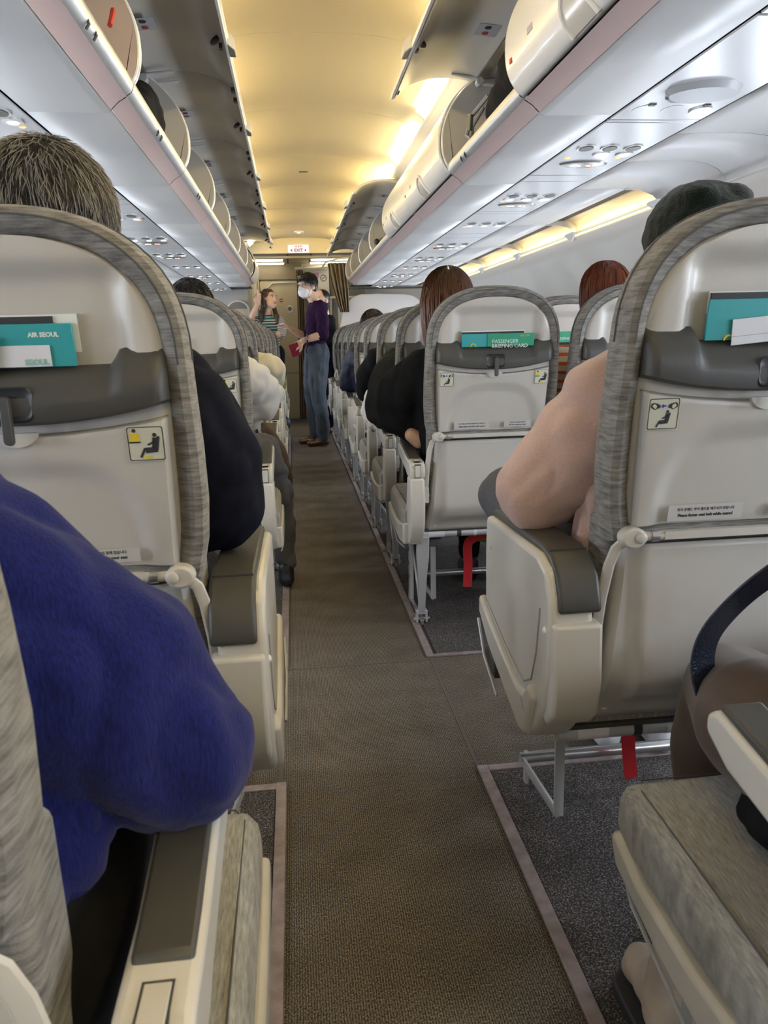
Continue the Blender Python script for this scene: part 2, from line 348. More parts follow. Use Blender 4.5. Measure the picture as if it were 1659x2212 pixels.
# coves: lit reflector strip + upper bin fascia, both sides
for s,nm in ((1,'right'),(-1,'left')):
    P=lambda pts: [(CX+s*x,z) for x,z in pts]
    # divided diffuser segments that are lit lamps
    for i in range(len(ylist)-1):
        a,b=ylist[i],ylist[i+1]
        st=thing('cove_light','warm lit cove strip along the %s bins, %s ceiling panel from the rear'%(nm,ordn[i]),'light',(0,0,0))
        obj('diffuser',MB().rings([[(CX+s*x,y,z) for x,z in ((0.487,2.040),(0.497,2.046),(0.537,2.016),(0.530,2.006))] for y in (a+0.03,b-0.28)]),lightm,st)
        obj('end_cap',MB().rings([[(CX+s*x,y,z) for x,z in ((0.487,2.040),(0.497,2.046),(0.537,2.016),(0.530,2.006))] for y in (b-0.28,b-0.26)]),ceilm,st)
    # fascia between the cove and the bin hinge
    struct('trim_fascia_%s'%nm,extr(P([(0.528,2.004),(0.545,1.998),(0.575,1.985),(0.597,1.970),(0.605,1.966)]),Y0,8.7),panel,solid=0.004)
# soffit under bins
for s,nm in ((1,'right'),(-1,'left')):
    P=lambda pts: [(CX+s*x,z) for x,z in pts]
    for k in range(11):
        a=2.19-0.95*4+0.95*k; b=min(a+0.95,8.6)
        if a<Y0: a=Y0
        if b<=a: continue
        struct('ceiling_soffit_%s'%nm,extr(P([(0.548,1.612),(0.556,1.602),(0.575,1.596),(0.66,1.598),(0.765,1.60)]),a+0.002,b-0.002),panel,solid=0.004)
    struct('ceiling_channel_%s'%nm,extr(P([(0.55,1.618),(1.5,1.625)]),Y0,9.2),seam)
    # outboard panels, each curving down to the wall
    js=[-1.6,-0.5,0.5,1.5,2.39,2.76,3.27,4.29,5.31,6.33,7.35,8.37,9.18]
    for a,b in zip(js,js[1:]):
        prof=[(1.048,1.60),(1.10,1.602),(1.20,1.605),(1.28,1.604)]
        if b<=3.3: struct('ceiling_outboard_%s'%nm,extr(P(prof+[(1.34,1.597),(1.39,1.578),(1.420,1.553),(1.430,1.528)]),a+0.004,b-0.004,2),panel,solid=0.004)
        else:
            struct('ceiling_outboard_%s'%nm,extr(P(prof),a+0.004,b-0.004,2),panel,solid=0.004)
            struct('trim_recess_%s'%nm,extr(P([(1.279,1.605),(1.281,1.622),(1.34,1.628),(1.40,1.620),(1.436,1.600),(1.445,1.56)]),a,b-0.0,2),ceilm,solid=0.004)
            struct('trim_rib_%s'%nm,MB().prism(P([(1.275,1.600),(1.285,1.63),(1.445,1.63),(1.445,1.555),(1.40,1.588),(1.34,1.600)]),'y',a-0.006,a+0.006),panel)
    # side wall with window openings
    WP=[(1.425,1.535),(1.50,1.47),(1.58,1.37),(1.64,1.26),(1.675,1.20)]
    WL=[(1.72,0.92),(1.735,0.80),(1.735,0.5),(1.69,0.25),(1.60,0.02)]
    struct('wall_%s'%nm,MB().rings([[(CX+s*x,y,z) for x,z in WP] for y in [Y0+ (9.2-Y0)*i/40 for i in range(41)]],cap=False,closed=False),wallm,solid=0.01)
    struct('wall_%s'%nm,extr(P([(1.675,0.0+0.93),(1.70,0.93)] and WL),Y0,9.2),wallm,solid=0.01)
    mb=MB()
    for i,y in enumerate(WIN_Y+[9.3]):
        ya=(WIN_Y[i-1]+0.11) if i>0 else Y0
        mb.rings([[(CX+s*1.675,yy,1.20),(CX+s*1.72,yy,0.92)] for yy in (ya,min(y-0.11,9.2))],cap=False,closed=False)
    struct('wall_%s'%nm,mb,wallm,solid=0.01)
    for i,y in enumerate(WIN_Y):
        fr=MB(); o_=rrect(-0.135,0.135,-0.17,0.17,0.07); i_=rrect(-0.10,0.10,-0.135,0.135,0.06)
        def wp(p,d): 
            z=1.06+p[1]; return (CX+s*(1.675+(1.20-z)/0.28*0.045-d),y+p[0],z)
        fr.rings([[wp(p,0.004) for p in o_],[wp(p,0.014) for p in o_],[wp(p,0.014) for p in i_],[wp(p,-0.05) for p in i_]],cap=False)
        struct('window_%d'%(i+1+(20 if s<0 else 0)),fr,winm)
    # clips along the wall top edge
    for k,y in enumerate([2.3,3.27,4.29,5.31,6.33,7.35]):
        mb=MB(); pl=[(-0.075,0.0),(-0.06,-0.012),(-0.03,-0.028),(0.0,-0.038),(0.03,-0.028),(0.06,-0.012),(0.075,0.0),(0.05,0.006),(-0.05,0.006)]
        mb.rings([[(CX+s*(1.408+0.004-0.35*p[1]),y+p[0],1.556+p[1]) for p in pl],[(CX+s*(1.396-0.35*p[1]),y+p[0]*0.85,1.552+p[1]*0.85) for p in pl]])
        o=obj('wall_clip',mb,white,bevel=0.003); tag(o,'small white rounded clip on the %s wall top edge, %s from the rear'%(nm,ordn[k]),'clip',None)
    # wall top edge: plain trim made emissive to imitate lamp glow
    struct('trim_wall_edge_%s'%nm,extr(P([(1.418,1.538),(1.424,1.548),(1.432,1.54)]),3.3,9.15),mat('edge_painted_glow',(0.85,0.78,0.55),0.5,emit=(1.0,0.8,0.4),es=0.8))
# rear bulkhead behind the camera
struct('wall_rear',MB().box((-1.7,Y0-0.02,-0.02),(1.95,Y0,2.15)),wallm)
# ================================================================== SERVICE PANELS
def make_psu(s,kind,label,y):
    x=CX+s*0.907
    t=thing('passenger_service_panel',label,'service panel',(x,y,1.600),rz=PI); t.scale=(1,1.5,1)
    W=0.133
    obj('panel_plate',MB().box((-W,-0.235,-0.001),(W,0.235,0.004)),psum,t,bevel=0.002)
    if kind=='speaker':
        pl=[]; 
        for k in range(24):
            a=2*PI*k/24; pl.append((0.095*math.cos(a)*(1),0.055*math.sin(a)*abs(math.sin(a))**0.2-0.06))
        obj('speaker_hood',MB().rings([[(p[0],p[1],-0.001) for p in pl],[(p[0]*0.9,-0.06+(p[1]+0.06)*0.8,-0.014) for p in pl]]),mat('hood_grey',(0.40,0.41,0.42),0.4),t)
        obj('speaker_grille',MB().prism([(-0.07,-0.10),(0.07,-0.10),(0.04,-0.12),(-0.04,-0.12)],'z',-0.006,-0.001),greyi,t)
        for dx in (-0.075,0.075): obj('sensor',MB().box((dx-0.008,-0.145,-0.004),(dx+0.008,-0.135,0)),darkp,t)
        for dx in (0.08,0.0): obj('blank_cover',MB().cyl((dx,-0.17,0),(dx,-0.17,-0.002),0.027,20),psum,t)
        f=obj('reading_light',MB().cyl((-0.08,-0.17,0),(-0.08,-0.17,-0.006),0.027,20),metal,t); obj('bulb',MB().ell((-0.08,-0.17,-0.006),(0.014,0.014,0.005)),ledw,f)
        return t
    # oval sign lens with two lit symbols
    n=28; pl=[]
    for k in range(n):
        a=2*PI*k/n; c=math.cos(a); pl.append((0.088*c,0.034*math.sin(a)*(1-0.35*abs(c)**3)))
    oy=-0.11
    if kind!='plain':
        f=obj('sign_lens',MB().rings([[(p[0],p[1]+oy,0) for p in pl],[(p[0]*0.92,p[1]*0.92+oy,-0.006) for p in pl],[(p[0]*0.70,p[1]*0.70+oy,-0.007) for p in pl]]),lensm,t)
        obj('no_smoking_symbol',MB().box((-0.040,oy-0.005,-0.0085),(-0.012,oy+0.003,-0.0073)),lit,f)
        obj('no_smoking_bar',MB().box((-0.030,oy-0.009,-0.009),(-0.024,oy+0.007,-0.0075)).cyl((-0.027,oy-0.001,-0.0085),(-0.027,oy-0.001,-0.0095),0.006,12),litr,f)
        obj('seat_belt_symbol',MB().obox((0.018,oy,-0.008),(0.018,0.007,0.001),(0,0,0.5)).obox((0.036,oy,-0.008),(0.018,0.007,0.001),(0,0,-0.5)).box((0.024,oy-0.004,-0.0085),(0.031,oy+0.003,-0.0073)),lit,f)
    for i,dx in enumerate((-0.078,0.0,0.078)):
        f=obj('air_vent',MB().cyl((dx,0.045,0),(dx,0.045,-0.005),0.028,22),metal,t)
        obj('nozzle',MB().cyl((dx,0.045,-0.0052),(dx,0.045,-0.0065),0.022,22),darkp,f)
        if not(kind=='two' and i==2):
            g=obj('reading_light',MB().cyl((dx-0.006,-0.012,0),(dx-0.006,-0.012,-0.006),0.026,22),metal,t); obj('bulb',MB().ell((dx-0.006,-0.012,-0.006),(0.016,0.012,0.005)),ledw,g)
    for dx in (-0.088,0.088): obj('call_light',MB().ell((dx,-0.052,0),(0.010,0.008,0.004)),orange,t)
    return t
psuY={1:[(1.88,'speaker'),(2.615,'two'),(3.44,'full'),(4.22,'plain'),(5.1,'full'),(5.9,'full'),(6.62,'plain'),(7.35,'full'),(8.07,'plain'),(8.79,'full')],
      -1:[(2.25,'plain'),(3.06,'full'),(3.88,'plain'),(4.65,'full'),(5.45,'full'),(6.28,'plain'),(7.12,'full'),(7.93,'plain'),(8.75,'full')]}
_o=['first','second','third','fourth','fifth','sixth','seventh','eighth','ninth','tenth']
for s,nm in ((1,'right'),(-1,'left')):
    for i,(y,k) in enumerate(psuY[s]):
        d={'speaker':'with a large oval speaker hood','two':'with two air vents, two lights and a lit oval sign','full':'with three air vents and a lit oval sign','plain':'with vents and orange call lights but no oval sign'}[k]
        make_psu(s,k,'%s %s ceiling service panel, %s'%(ordn[i],nm,d),y)
    # blank filler plates
    cur=Y0; k=0
    for y,_ in psuY[s]+[(9.6,'')]:
        a,b=cur,min(y-0.356,9.15)
        if b-a>0.012:
            struct('ceiling_filler_%s'%nm,MB().box((CX+s*0.907-0.133,a+0.003,1.599),(CX+s*0.907+0.133,b-0.003,1.604)),psum,bevel=0.002)
            if b-a>0.15 and a>0: obj_=obj('call_indicator',MB().cyl((CX+s*0.86,(a+b)/2,1.599),(CX+s*0.86,(a+b)/2,1.5965),0.009,16),white); tag(obj_,'tiny round white button before the %s service panel on the %s'%(ordn[min(k,9)],nm),'button')
        cur=y+0.356; k+=1
# ================================================================== OVERHEAD BINS
DV=[(0.520,1.635),(0.490,1.670),(0.475,1.720),(0.478,1.790),(0.505,1.860),(0.550,1.920),(0.600,1.962)]
OD=[(0.602,1.966),(0.556,1.977),(0.49,1.982),(0.43,1.979),(0.37,1.965),(0.33,1.947),(0.284,1.905)]
def smooth_prof(p,n=4):
    out=[]
    for i in range(len(p)-1):
        p0=p[max(i-1,0)];p1=p[i];p2=p[i+1];p3=p[min(i+2,len(p)-1)]
        for k in range(n):
            t=k/n
            out.append(tuple(0.5*((2*p1[j])+(-p0[j]+p2[j])*t+(2*p0[j]-5*p1[j]+4*p2[j]-p3[j])*t*t+(-p0[j]+3*p1[j]-3*p2[j]+p3[j])*t**3) for j in (0,1)))
    out.append(p[-1]); return out
DVs=smooth_prof(DV); ODs=smooth_prof(OD)
def make_bin(s,y0,y1,state,label,pink=False):
    t=thing('overhead_bin',label,'overhead bin',(CX,y0,1.62)); L=y1-y0
    S=lambda pts: [(s*x,z-1.62) for x,z in pts]
    def ex(pts,a,b,**k): return MB().rings([[(x,y,z) for x,z in S(pts)] for y in (a,b)],cap=False,closed=False)
    obj('mauve_strip',ex([(0.513,1.630),(0.535,1.617),(0.553,1.600),(0.557,1.603),(0.53,1.634)],0.003,L-0.003),pinkm,t)
    if state=='open': obj('rail',ex([(0.515,1.630),(0.500,1.640),(0.493,1.655),(0.496,1.670),(0.509,1.678),(0.525,1.672)],0.003,L-0.003),alum,t)
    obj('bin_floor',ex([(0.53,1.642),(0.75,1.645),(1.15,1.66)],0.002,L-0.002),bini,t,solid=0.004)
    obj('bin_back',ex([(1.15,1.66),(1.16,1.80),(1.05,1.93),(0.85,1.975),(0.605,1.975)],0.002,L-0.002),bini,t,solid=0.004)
    back=[(1.15,1.665),(1.155,1.80),(1.05,1.925),(0.85,1.97)]
    poly=S([(0.515,1.64)]+DVs+back[::-1])
    for i,yy in enumerate((0.004,L-0.014)):
        d=obj('divider',MB().prism(poly,'y',yy,yy+0.010),binp if (pink and i==1) else bind,t)
        ed=[(x,z) for x,z in S(DVs)]
        obj('divider_edge',MB().tube([(x,yy+0.005,z) for x,z in ed],0.0055,8),binw,d)
    if state=='open':
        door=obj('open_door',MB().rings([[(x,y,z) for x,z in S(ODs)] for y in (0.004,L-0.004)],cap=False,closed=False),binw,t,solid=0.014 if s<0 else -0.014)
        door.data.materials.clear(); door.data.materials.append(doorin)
        lx,lz=s*0.284,1.905-1.62
        obj('door_lip',MB().box((lx-0.005,0.004,lz-0.012),(lx+0.005,L-0.004,lz+0.004)),binw,door,bevel=0.002)
        for yy,kk in ((0.06,0),(L*0.5,1),(L-0.06,0)):
            if kk:
                obj('handle_cup',MB().rings([[(lx-s*0.004,yy-0.055,lz-0.012),(lx-s*0.004,yy+0.055,lz-0.012),(lx-s*0.004,yy+0.055,lz+0.03),(lx-s*0.004,yy-0.055,lz+0.03)],[(lx-s*0.026,yy-0.03,lz-0.02),(lx-s*0.026,yy+0.03,lz-0.02),(lx-s*0.024,yy+0.03,lz+0.018),(lx-s*0.024,yy-0.03,lz+0.018)]]),bini,door,bevel=0.004)
                obj('latch',MB().ell((lx+s*0.035,yy,lz+0.018),(0.018,0.028,0.006),(0,s*0.6,0)).box((min(lx+s*0.014,lx+s*0.024),yy-0.012,lz-0.006),(max(lx+s*0.014,lx+s*0.024),yy+0.012,lz+0.008)),darker,door)
            else:
                obj('striker',MB().box((min(lx+s*0.004,lx+s*0.02),yy-0.014,lz-0.008),(max(lx+s*0.004,lx+s*0.02),yy+0.014,lz+0.006)),darkp,door,bevel=0.002)
        # hinge arms at both ends
        for yy in (0.055,L-0.055):
            obj('hinge_arm',MB().tube([(s*0.66,yy,1.93-1.62),(s*0.62,yy,1.935-1.62),(s*0.59,yy,1.955-1.62),(s*0.545,yy,1.960-1.62),(s*0.50,yy,1.966-1.62)],[0.010,0.012,0.012,0.009,0.008],8,(1.0,0.6)).cyl((s*0.605,yy-0.018,1.94-1.62),(s*0.605,yy+0.018,1.94-1.62),0.013,12),paintm,door)
        # notice label
        a,b=s*0.53,s*0.575
        lb=obj('notice_label',MB().prism([(s*0.495,1.9665-1.62),(s*0.565,1.9600-1.62),(s*0.565,1.9610-1.62),(s*0.495,1.9675-1.62)],'y',L*0.5-0.045,L*0.5+0.045),notic,door)
        obj('symbol',MB().cyl((s*0.530,L*0.5-0.022,1.9625-1.62),(s*0.530,L*0.5-0.022,1.9640-1.62),0.013,14),ink,lb)
        obj('symbol',MB().cyl((s*0.530,L*0.5+0.022,1.9625-1.62),(s*0.530,L*0.5+0.022,1.9640-1.62),0.013,14),mat('print_maroon',(0.3,0.05,0.05),0.6),lb)
    else:
        # closed, bulging door
        xdoor=lambda zz: lerp([(c_[1],c_[0]-0.0165) for c_ in DVs],zz)
        cl=[(x-0.016,z) for x,z in DVs]; cl[0]=(0.512,1.634); cl[-1]=(0.598,1.972)
        door=obj('closed_door',MB().rings([[(x,y,z) for x,z in S(cl)] for y in (0.003,0.008,L-0.008,L-0.003)],cap=False,closed=False),binw,t,solid=0.012 if s>0 else -0.012,bevel=0)
        # arched handle
        hy=L*0.5; arc=[]
        for k in range(13):
            a=PI*k/12; yy=hy-0.07*math.cos(a); z=1.636+0.080*math.sin(a); x=xdoor(z)-0.003
            arc.append((s*x,yy,z-1.62))
        obj('handle_rim',MB().tube(arc,0.006,8),binw,door)
        vs=[(s*(xdoor(1.637+0.074*math.sin(PI*k/12)*r)-0.002),hy-0.066*math.cos(PI*k/12),1.637+0.074*math.sin(PI*k/12)*r-1.62) for r in [q/6 for q in range(7)] for k in range(13)]
        obj('handle_flap',MB().add(vs,[(i*13+k,i*13+k+1,(i+1)*13+k+1,(i+1)*13+k) for i in range(6) for k in range(12)]),mat('handle_satin',(0.62,0.60,0.55),0.22,metal=0.3),door)
        obj('badge',MB().box((min(s*0.458,s*0.461),L*0.75,1.715-1.62),(max(s*0.458,s*0.461),L*0.75+0.04,1.73-1.62)),notic,door)
        if L>0: 
            obj('warning_mark',MB().box((min(s*0.4585,s*0.461),L-0.06,1.70-1.62),(max(s*0.4585,s*0.461),L-0.045,1.712-1.62)).box((min(s*0.461,s*0.463),L-0.06,1.755-1.62),(max(s*0.461,s*0.463),L-0.045,1.775-1.62)),redp,door)
    return t
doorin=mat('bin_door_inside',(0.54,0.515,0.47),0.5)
notic=mat('notice_grey',(0.36,0.36,0.38),0.5)
redp=mat('print_red',(0.55,0.05,0.03),0.6)
BJ=[2.17-0.95*k for k in range(3,0,-1)]+[2.17,3.12,4.07,5.02,5.97,6.92,7.87,8.6]
st_r=['closed','closed','closed','open','closed','closed','open','open','open','open']
st_l=['open']*9+['closed']
st_r[0:3]=['closed','closed','closed']
for i in range(len(BJ)-1):
    a,b=BJ[i],BJ[i+1]
    make_bin(1,a,b,st_r[i],('closed white overhead bin' if st_r[i]=='closed' else 'open overhead bin with its door raised')+' on the right, %s from the rear'%ordn[i])
    make_bin(-1,a,b,st_l[i],('closed white overhead bin' if st_l[i]=='closed' else 'open overhead bin with its door raised')+' on the left, %s from the rear'%ordn[i],pink=(i==2))
# small clips of wire on the rails
for s,nm,ys in ((1,'right',[(2.83,'third')]),(-1,'left',[(1.74,'r'),(2.55,'r'),(3.55,'r')])):
    for i,(y,_) in enumerate(ys):
        for d,q in ((0,'nearer'),(0.06,'farther')):
            mb=MB().tube([(CX+s*x,y+d,z) for x,z in ((0.535,1.655),(0.515,1.662),(0.500,1.654),(0.496,1.640),(0.503,1.630))],0.003,6)
            o=obj('rail_band',mb,darker); tag(o,'thin black band round the %s bin rail, %s of the %s'%(nm,q,'pair' if len(ys)==1 else ['pair nearest the camera','middle pair','farthest pair'][i]),'band')
# ================================================================== FORWARD AREA
struct('ceiling_header',MB().prism([(CX-0.66,2.2),(CX-0.66,1.985)]+[(CX-0.62+1.24*k/16,1.963-0.0*k) for k in range(17)]+[(CX+0.66,1.985),(CX+0.66,2.2)],'y',8.88,8.92),ceilm)
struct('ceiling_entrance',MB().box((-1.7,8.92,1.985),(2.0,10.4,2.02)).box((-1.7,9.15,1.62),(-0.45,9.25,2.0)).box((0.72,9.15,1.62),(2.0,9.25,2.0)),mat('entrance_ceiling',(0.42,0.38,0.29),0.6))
struct('trim_ceiling_cross',MB().box((-0.45,9.05,1.93),(0.75,9.12,1.955)),mat('cream_trim',(0.62,0.58,0.45),0.5))
struct('trim_ceiling_grid',MB().box((-0.02,9.2,1.980),(0.0,10.2,1.986)).box((0.25,9.2,1.980),(0.27,10.2,1.986)),seam)
t=thing('exit_sign','lit white exit sign with magenta lettering on the ceiling header above the aisle','sign',(0.114,8.878,2.008))
obj('sign_box',MB().prism(rrect(-0.114,0.114,-0.041,0.041,0.012),'y',-0.012,0.0),exitm,t)
text('lettering','EXIT',0.046,exitr,t,(0,-0.0137,-0.017),sx=1.0,bold=0.0012)
text('lettering','비상구',0.026,exitr,t,(0,-0.0137,0.021),sx=1.1,bold=0.0006)
obj('arrow',MB().prism([(-0.088,-0.016),(-0.068,-0.002),(-0.068,-0.030)],'y',-0.014,-0.012),exitr,t)
obj('arrow',MB().prism([(0.088,-0.016),(0.068,-0.002),(0.068,-0.030)],'y',-0.014,-0.012),exitr,t)
for i,(x0,x1,y,nm) in enumerate(((-0.62,-0.07,9.68,'nearer tube lamp on the left'),(-0.66,-0.06,10.08,'farther tube lamp on the left'),(0.27,0.75,9.68,'nearer tube lamp on the right'),(0.27,0.72,10.08,'farther tube lamp on the right'))):
    t=thing('ceiling_lamp','long pale '+nm+' of the forward entrance ceiling','light',((x0+x1)/2,y,1.975))
    obj('diffuser',MB().box(((x0-x1)/2,-0.05,-0.014),((x1-x0)/2,0.05,0.0)),lampw,t,bevel=0.006); obj('housing',MB().box(((x0-x1)/2-0.01,-0.06,0.0),((x1-x0)/2+0.01,0.06,0.012)),white,t)
struct('wall_front',MB().box((-1.7,10.25,0),(2.0,10.3,2.0)),galm)
struct('wall_front_upper',MB().box((-0.40,10.20,1.79),(0.16,10.26,1.99)),mat('wall_brownish',(0.30,0.26,0.20),0.6))
d=struct('door_1',MB().prism(rrect(-0.375,0.145,0.03,1.785,0.03),'y',10.215,10.25),doorm,bevel=0.004)
obj('door_frame',MB().box((-0.40,10.20,0.0),(-0.382,10.25,1.80)).box((0.150,10.20,0.0),(0.165,10.25,1.80)),galm,d)
obj('porthole_rim',MB().tube([( -0.012+0.036*math.cos(2*PI*k/20),10.21,1.425+0.036*math.sin(2*PI*k/20)) for k in range(21)],0.012,8),white,d)
obj('porthole',MB().cyl((-0.012,10.216,1.425),(-0.012,10.208,1.425),0.022,20),greyi,d)
f=obj('round_sticker',MB().cyl((-0.118,10.2145,1.535),(-0.118,10.212,1.535),0.024,24),redp,d); obj('bar',MB().box((-0.136,10.2105,1.530),(-0.100,10.212,1.540)),paper,f)
obj('grab_rail',MB().tube([(-0.36,10.205,1.62),(-0.22,10.205,1.745),(0.13,10.205,1.755)],0.008,8),white,d)
obj('door_seam',MB().box((-0.37,10.213,0.62),(0.14,10.2145,0.625)).box((-0.37,10.213,1.775),(0.14,10.2145,1.78)),seam,d)
struct('trim_sill',MB().box((-0.375,10.17,0.0),(0.145,10.2,0.02)),mat('sill_blue_grey',(0.35,0.42,0.60),0.3,metal=0.4))
# left partition with an arched window
struct('wall_left_partition',MB().box((-0.47,9.26,0),(-0.435,10.25,1.99)),mat('partition_cream',(0.62,0.56,0.40),0.5))
struct('wall_left_partition_edge',MB().box((-0.44,9.9,0),(-0.405,9.93,1.96)),white,bevel=0.004)
struct('wall_left_bulkhead',MB().box((-1.60,9.2,0),(-0.47,9.24,1.62)),mat('bulkhead_grey',(0.45,0.45,0.44),0.5),bevel=0.01)
arch=[(0.13*math.cos(PI*k/14),0.13*math.sin(PI*k/14)) for k in range(15)]
t=struct('window_41',MB().rings([[(-0.60+1.0*x,9.19,1.385+z*0.85) for x,z in arch+[(-0.13,-0.18),(0.13,-0.18)]],[(-0.60+x,9.175,1.385+z*0.85) for x,z in arch+[(-0.13,-0.18),(0.13,-0.18)]]]),white,bevel=0.004)
ai=[(x*0.84,z*0.84) for x,z in arch]+[(-0.11,-0.15),(0.11,-0.15)]
obj('pane',MB().prism([(-0.60+x,1.385+z*0.85) for x,z in ai],'y',9.172,9.176),mat('arch_grey',(0.22,0.21,0.20),0.4),t)
obj('shade',MB().box((-0.71,9.168,1.26),(-0.49,9.173,1.40)),mat('shade_beige',(0.55,0.47,0.36),0.5),t)
# right bulkhead: pale rounded panel
bp=[(0.43,0.0),(0.50,0.93),(0.55,1.20),(0.585,1.33),(0.635,1.435),(0.70,1.50),(0.80,1.527),(1.0,1.53),(1.30,1.52),(1.40,1.50),(1.47,1.44),(1.75,1.1),(1.85,0.8),(1.8,0.0)]
struct('wall_right_bulkhead',MB().prism(bp,'y',9.0,9.05),mat('bulkhead_panel',(0.62,0.60,0.585),0.45),bevel=0.008)
struct('trim_bulkhead_top',MB().box((0.64,8.96,1.575),(1.62,9.0,1.595)),darkp)
# galley unit
t=thing('galley_unit','white galley unit with lockers beyond the right bulkhead','galley',(0.33,9.9,0))
gw=mat('galley_white',(0.66,0.64,0.56),0.45)
obj('cabinet',MB().box((-0.165,0.0,0),(0.6,0.34,1.56)),mat('galley_grey',(0.30,0.28,0.22),0.5),t)
obj('locker_block',MB().box((-0.165,-0.02,1.56),(0.155,0.34,1.90)),gw,t,bevel=0.004)
obj('locker_block',MB().box((0.165,0.05,1.56),(0.6,0.34,1.90)),mat('galley_dark',(0.17,0.16,0.13),0.5),t)
lk=obj('locker_door',MB().prism(rrect(-0.14,0.145,1.585,1.865,0.012),'y',-0.03,-0.02),mat('galley_door',(0.70,0.68,0.61),0.4),t,bevel=0.003)
obj('dial',MB().tube([(0.085+0.036*math.cos(2*PI*k/20),-0.033,1.775+0.036*math.sin(2*PI*k/20)) for k in range(21)],0.006,6).obox((0.085,-0.034,1.775),(0.05,0.006,0.012),(0,-0.5,0)),greyi,lk)
obj('purple_badge',MB().prism([(-0.045,1.835),(0.03,1.835),(0.03,1.785),(-0.007,1.745),(-0.045,1.785)],'y',-0.034,-0.030),mat('badge_lilac',(0.50,0.24,0.55),0.5),lk)
obj('placard',MB().box((-0.02,-0.033,1.70),(0.03,-0.030,1.715)).box((-0.02,-0.033,1.60),(0.03,-0.030,1.63)),paper,lk)
obj('counter',MB().box((-0.17,-0.05,1.53),(0.62,0.02,1.552)),gw,t,bevel=0.004)
obj('post',MB().box((0.155,-0.04,0.0),(0.175,0.0,1.54)),gw,t); obj('post',MB().box((-0.175,-0.05,0.0),(-0.16,0.0,1.93)),gw,t)
obj('top_rail',MB().obox((-0.06,-0.1,1.895),(0.40,0.05,0.025),(0,-0.06,0)),gw,t,bevel=0.004)
obj('equipment',MB().box((0.20,-0.01,1.40),(0.30,0.03,1.48)),greyi,t); obj('jumpseat_paper',MB().box((0.25,-0.03,1.10),(0.33,-0.02,1.42)),paper,t)
# curtains
def curtain(name,label,xs_top,xs_bot,z1,z0,y,folds,tie=None):
    def f(u,v):
        z=z1+(z0-z1)*v; a=xs_top[0]+(xs_bot[0]-xs_top[0])*v**1.4; b=xs_top[1]+(xs_bot[1]-xs_top[1])*v**1.2
        return (a+(b-a)*u,y+0.022*math.sin(u*folds*2*PI)+0.008*math.sin(u*17+v*6),z)
    o=obj(name,MB().grid(f,90,30),curtm,solid=0.003); tag(o,label,'curtain'); return o
curtain('curtain','brown pleated curtain gathered diagonally at the top right of the aisle end',(0.435,0.66),(0.555,0.655),1.865,1.33,8.97,5)
curtain('curtain','narrow brown curtain hanging to the floor behind the masked man',(0.09,0.17),(0.045,0.17),1.86,0.07,9.72,4)
o=obj('curtain_rail',MB().tube([(0.40,9.6,1.88),(0.41,9.2,1.885),(0.45,9.02,1.89),(0.55,8.96,1.905),(0.72,8.95,1.92)],0.010,8),gw); tag(o,'curved pale rail carrying the brown curtain','rail')
# ================================================================== SEATS
def spow(x,p): return math.copysign(abs(x)**p,x)
def outline(hw,zc,h,low,n=28,e=2.5,scale=1.0):
    pts=[]
    for k in range(n+1):
        a=PI*k/n; pts.append((hw*spow(math.cos(a),2/e),zc+h*abs(math.sin(a))**(2/e)))
    lo=[(x,z) for x,z in low]
    return pts+[(-x,z) for x,z in lo]+[(x,z) for x,z in reversed(lo)]
OUT=outline(0.217,0.99,0.185,[(0.219,0.93),(0.221,0.875),(0.221,0.80),(0.216,0.74),(0.205,0.69)])
SHELL=[(0.70,0.188),(0.76,0.189),(0.88,0.193),(0.94,0.196),(0.99,0.197)]
def shw(z):
    if z<=0.99: return lerp(SHELL,z)
    t=min(1,(z-0.99)/0.151); return 0.197*max(0,(1-t**2.5))**(1/2.5)
def yt(z): return -(z-0.70)*0.165 if z>0.70 else 0.0
def off(pts,d):
    n=len(pts); out=[]
    for i in range(n):
        a=pts[i-1]; b=pts[(i+1)%n]; tx,tz=b[0]-a[0],b[1]-a[1]; l=math.hypot(tx,tz) or 1
        out.append((pts[i][0]-tz/l*d,pts[i][1]+tx/l*d))
    return out
def offc(pts,d):   # inset towards the middle (d>0)
    cx,cz=0,0.93
    return [(x*(1-d/0.22),cz+(z-cz)*(1-d/0.245)) for x,z in pts]
def ysurf(x,z):
    """back face of the hard shell: recess for the literature pocket and shallow arch on the table"""
    y=yt(z)-0.006
    if z>0.955:
        a=sst(0.150,0.120,abs(x-0.008))*sst(1.118,1.085,z)
        y+=0.016*a
    e=abs(x)/max(shw(z),0.02); y+=0.022*max(0,(e-0.88)/0.12)**2
    return y
def make_shell():
    def f(u,v):
        z=0.70+0.4405*(1-(1-v)**1.35); x=(2*u-1)*shw(z)
        if v>0.999: x=(2*u-1)*0.02; 
        return (x,ysurf(x,z),z)
    return MB().grid(f,49,56)
def tray_mb():
    def hw(z): return lerp([(0.712,0.178),(0.90,0.184),(0.93,0.184)],z)
    def top(x): return 0.905+0.018*(abs(x)/0.18)**2
    def f(u,v):
        x=(2*u-1)*1.0; z=0.714+(top(x*0.18)-0.714)*v; xx=x*hw(z)
        y=yt(z)-0.022
        # shallow arched dish
        r=max(abs(xx)/0.150,(z-0.72)/0.155 if z>0.72 else 0); rr=(abs(xx/0.148)**3.2+max(0,(z-0.70)/0.165)**3.2)**(1/3.2)
        y+=0.010*sst(1.08,0.86,rr)
        e=max(abs(x),0); y+=0.012*max(0,(e-0.955)/0.045)**2
        y+=0.008*max(0,(0.03-v)/0.03)**2+0.010*max(0,(v-0.965)/0.035)**2
        return (xx,y,z)
    return MB().grid(f,61,50)
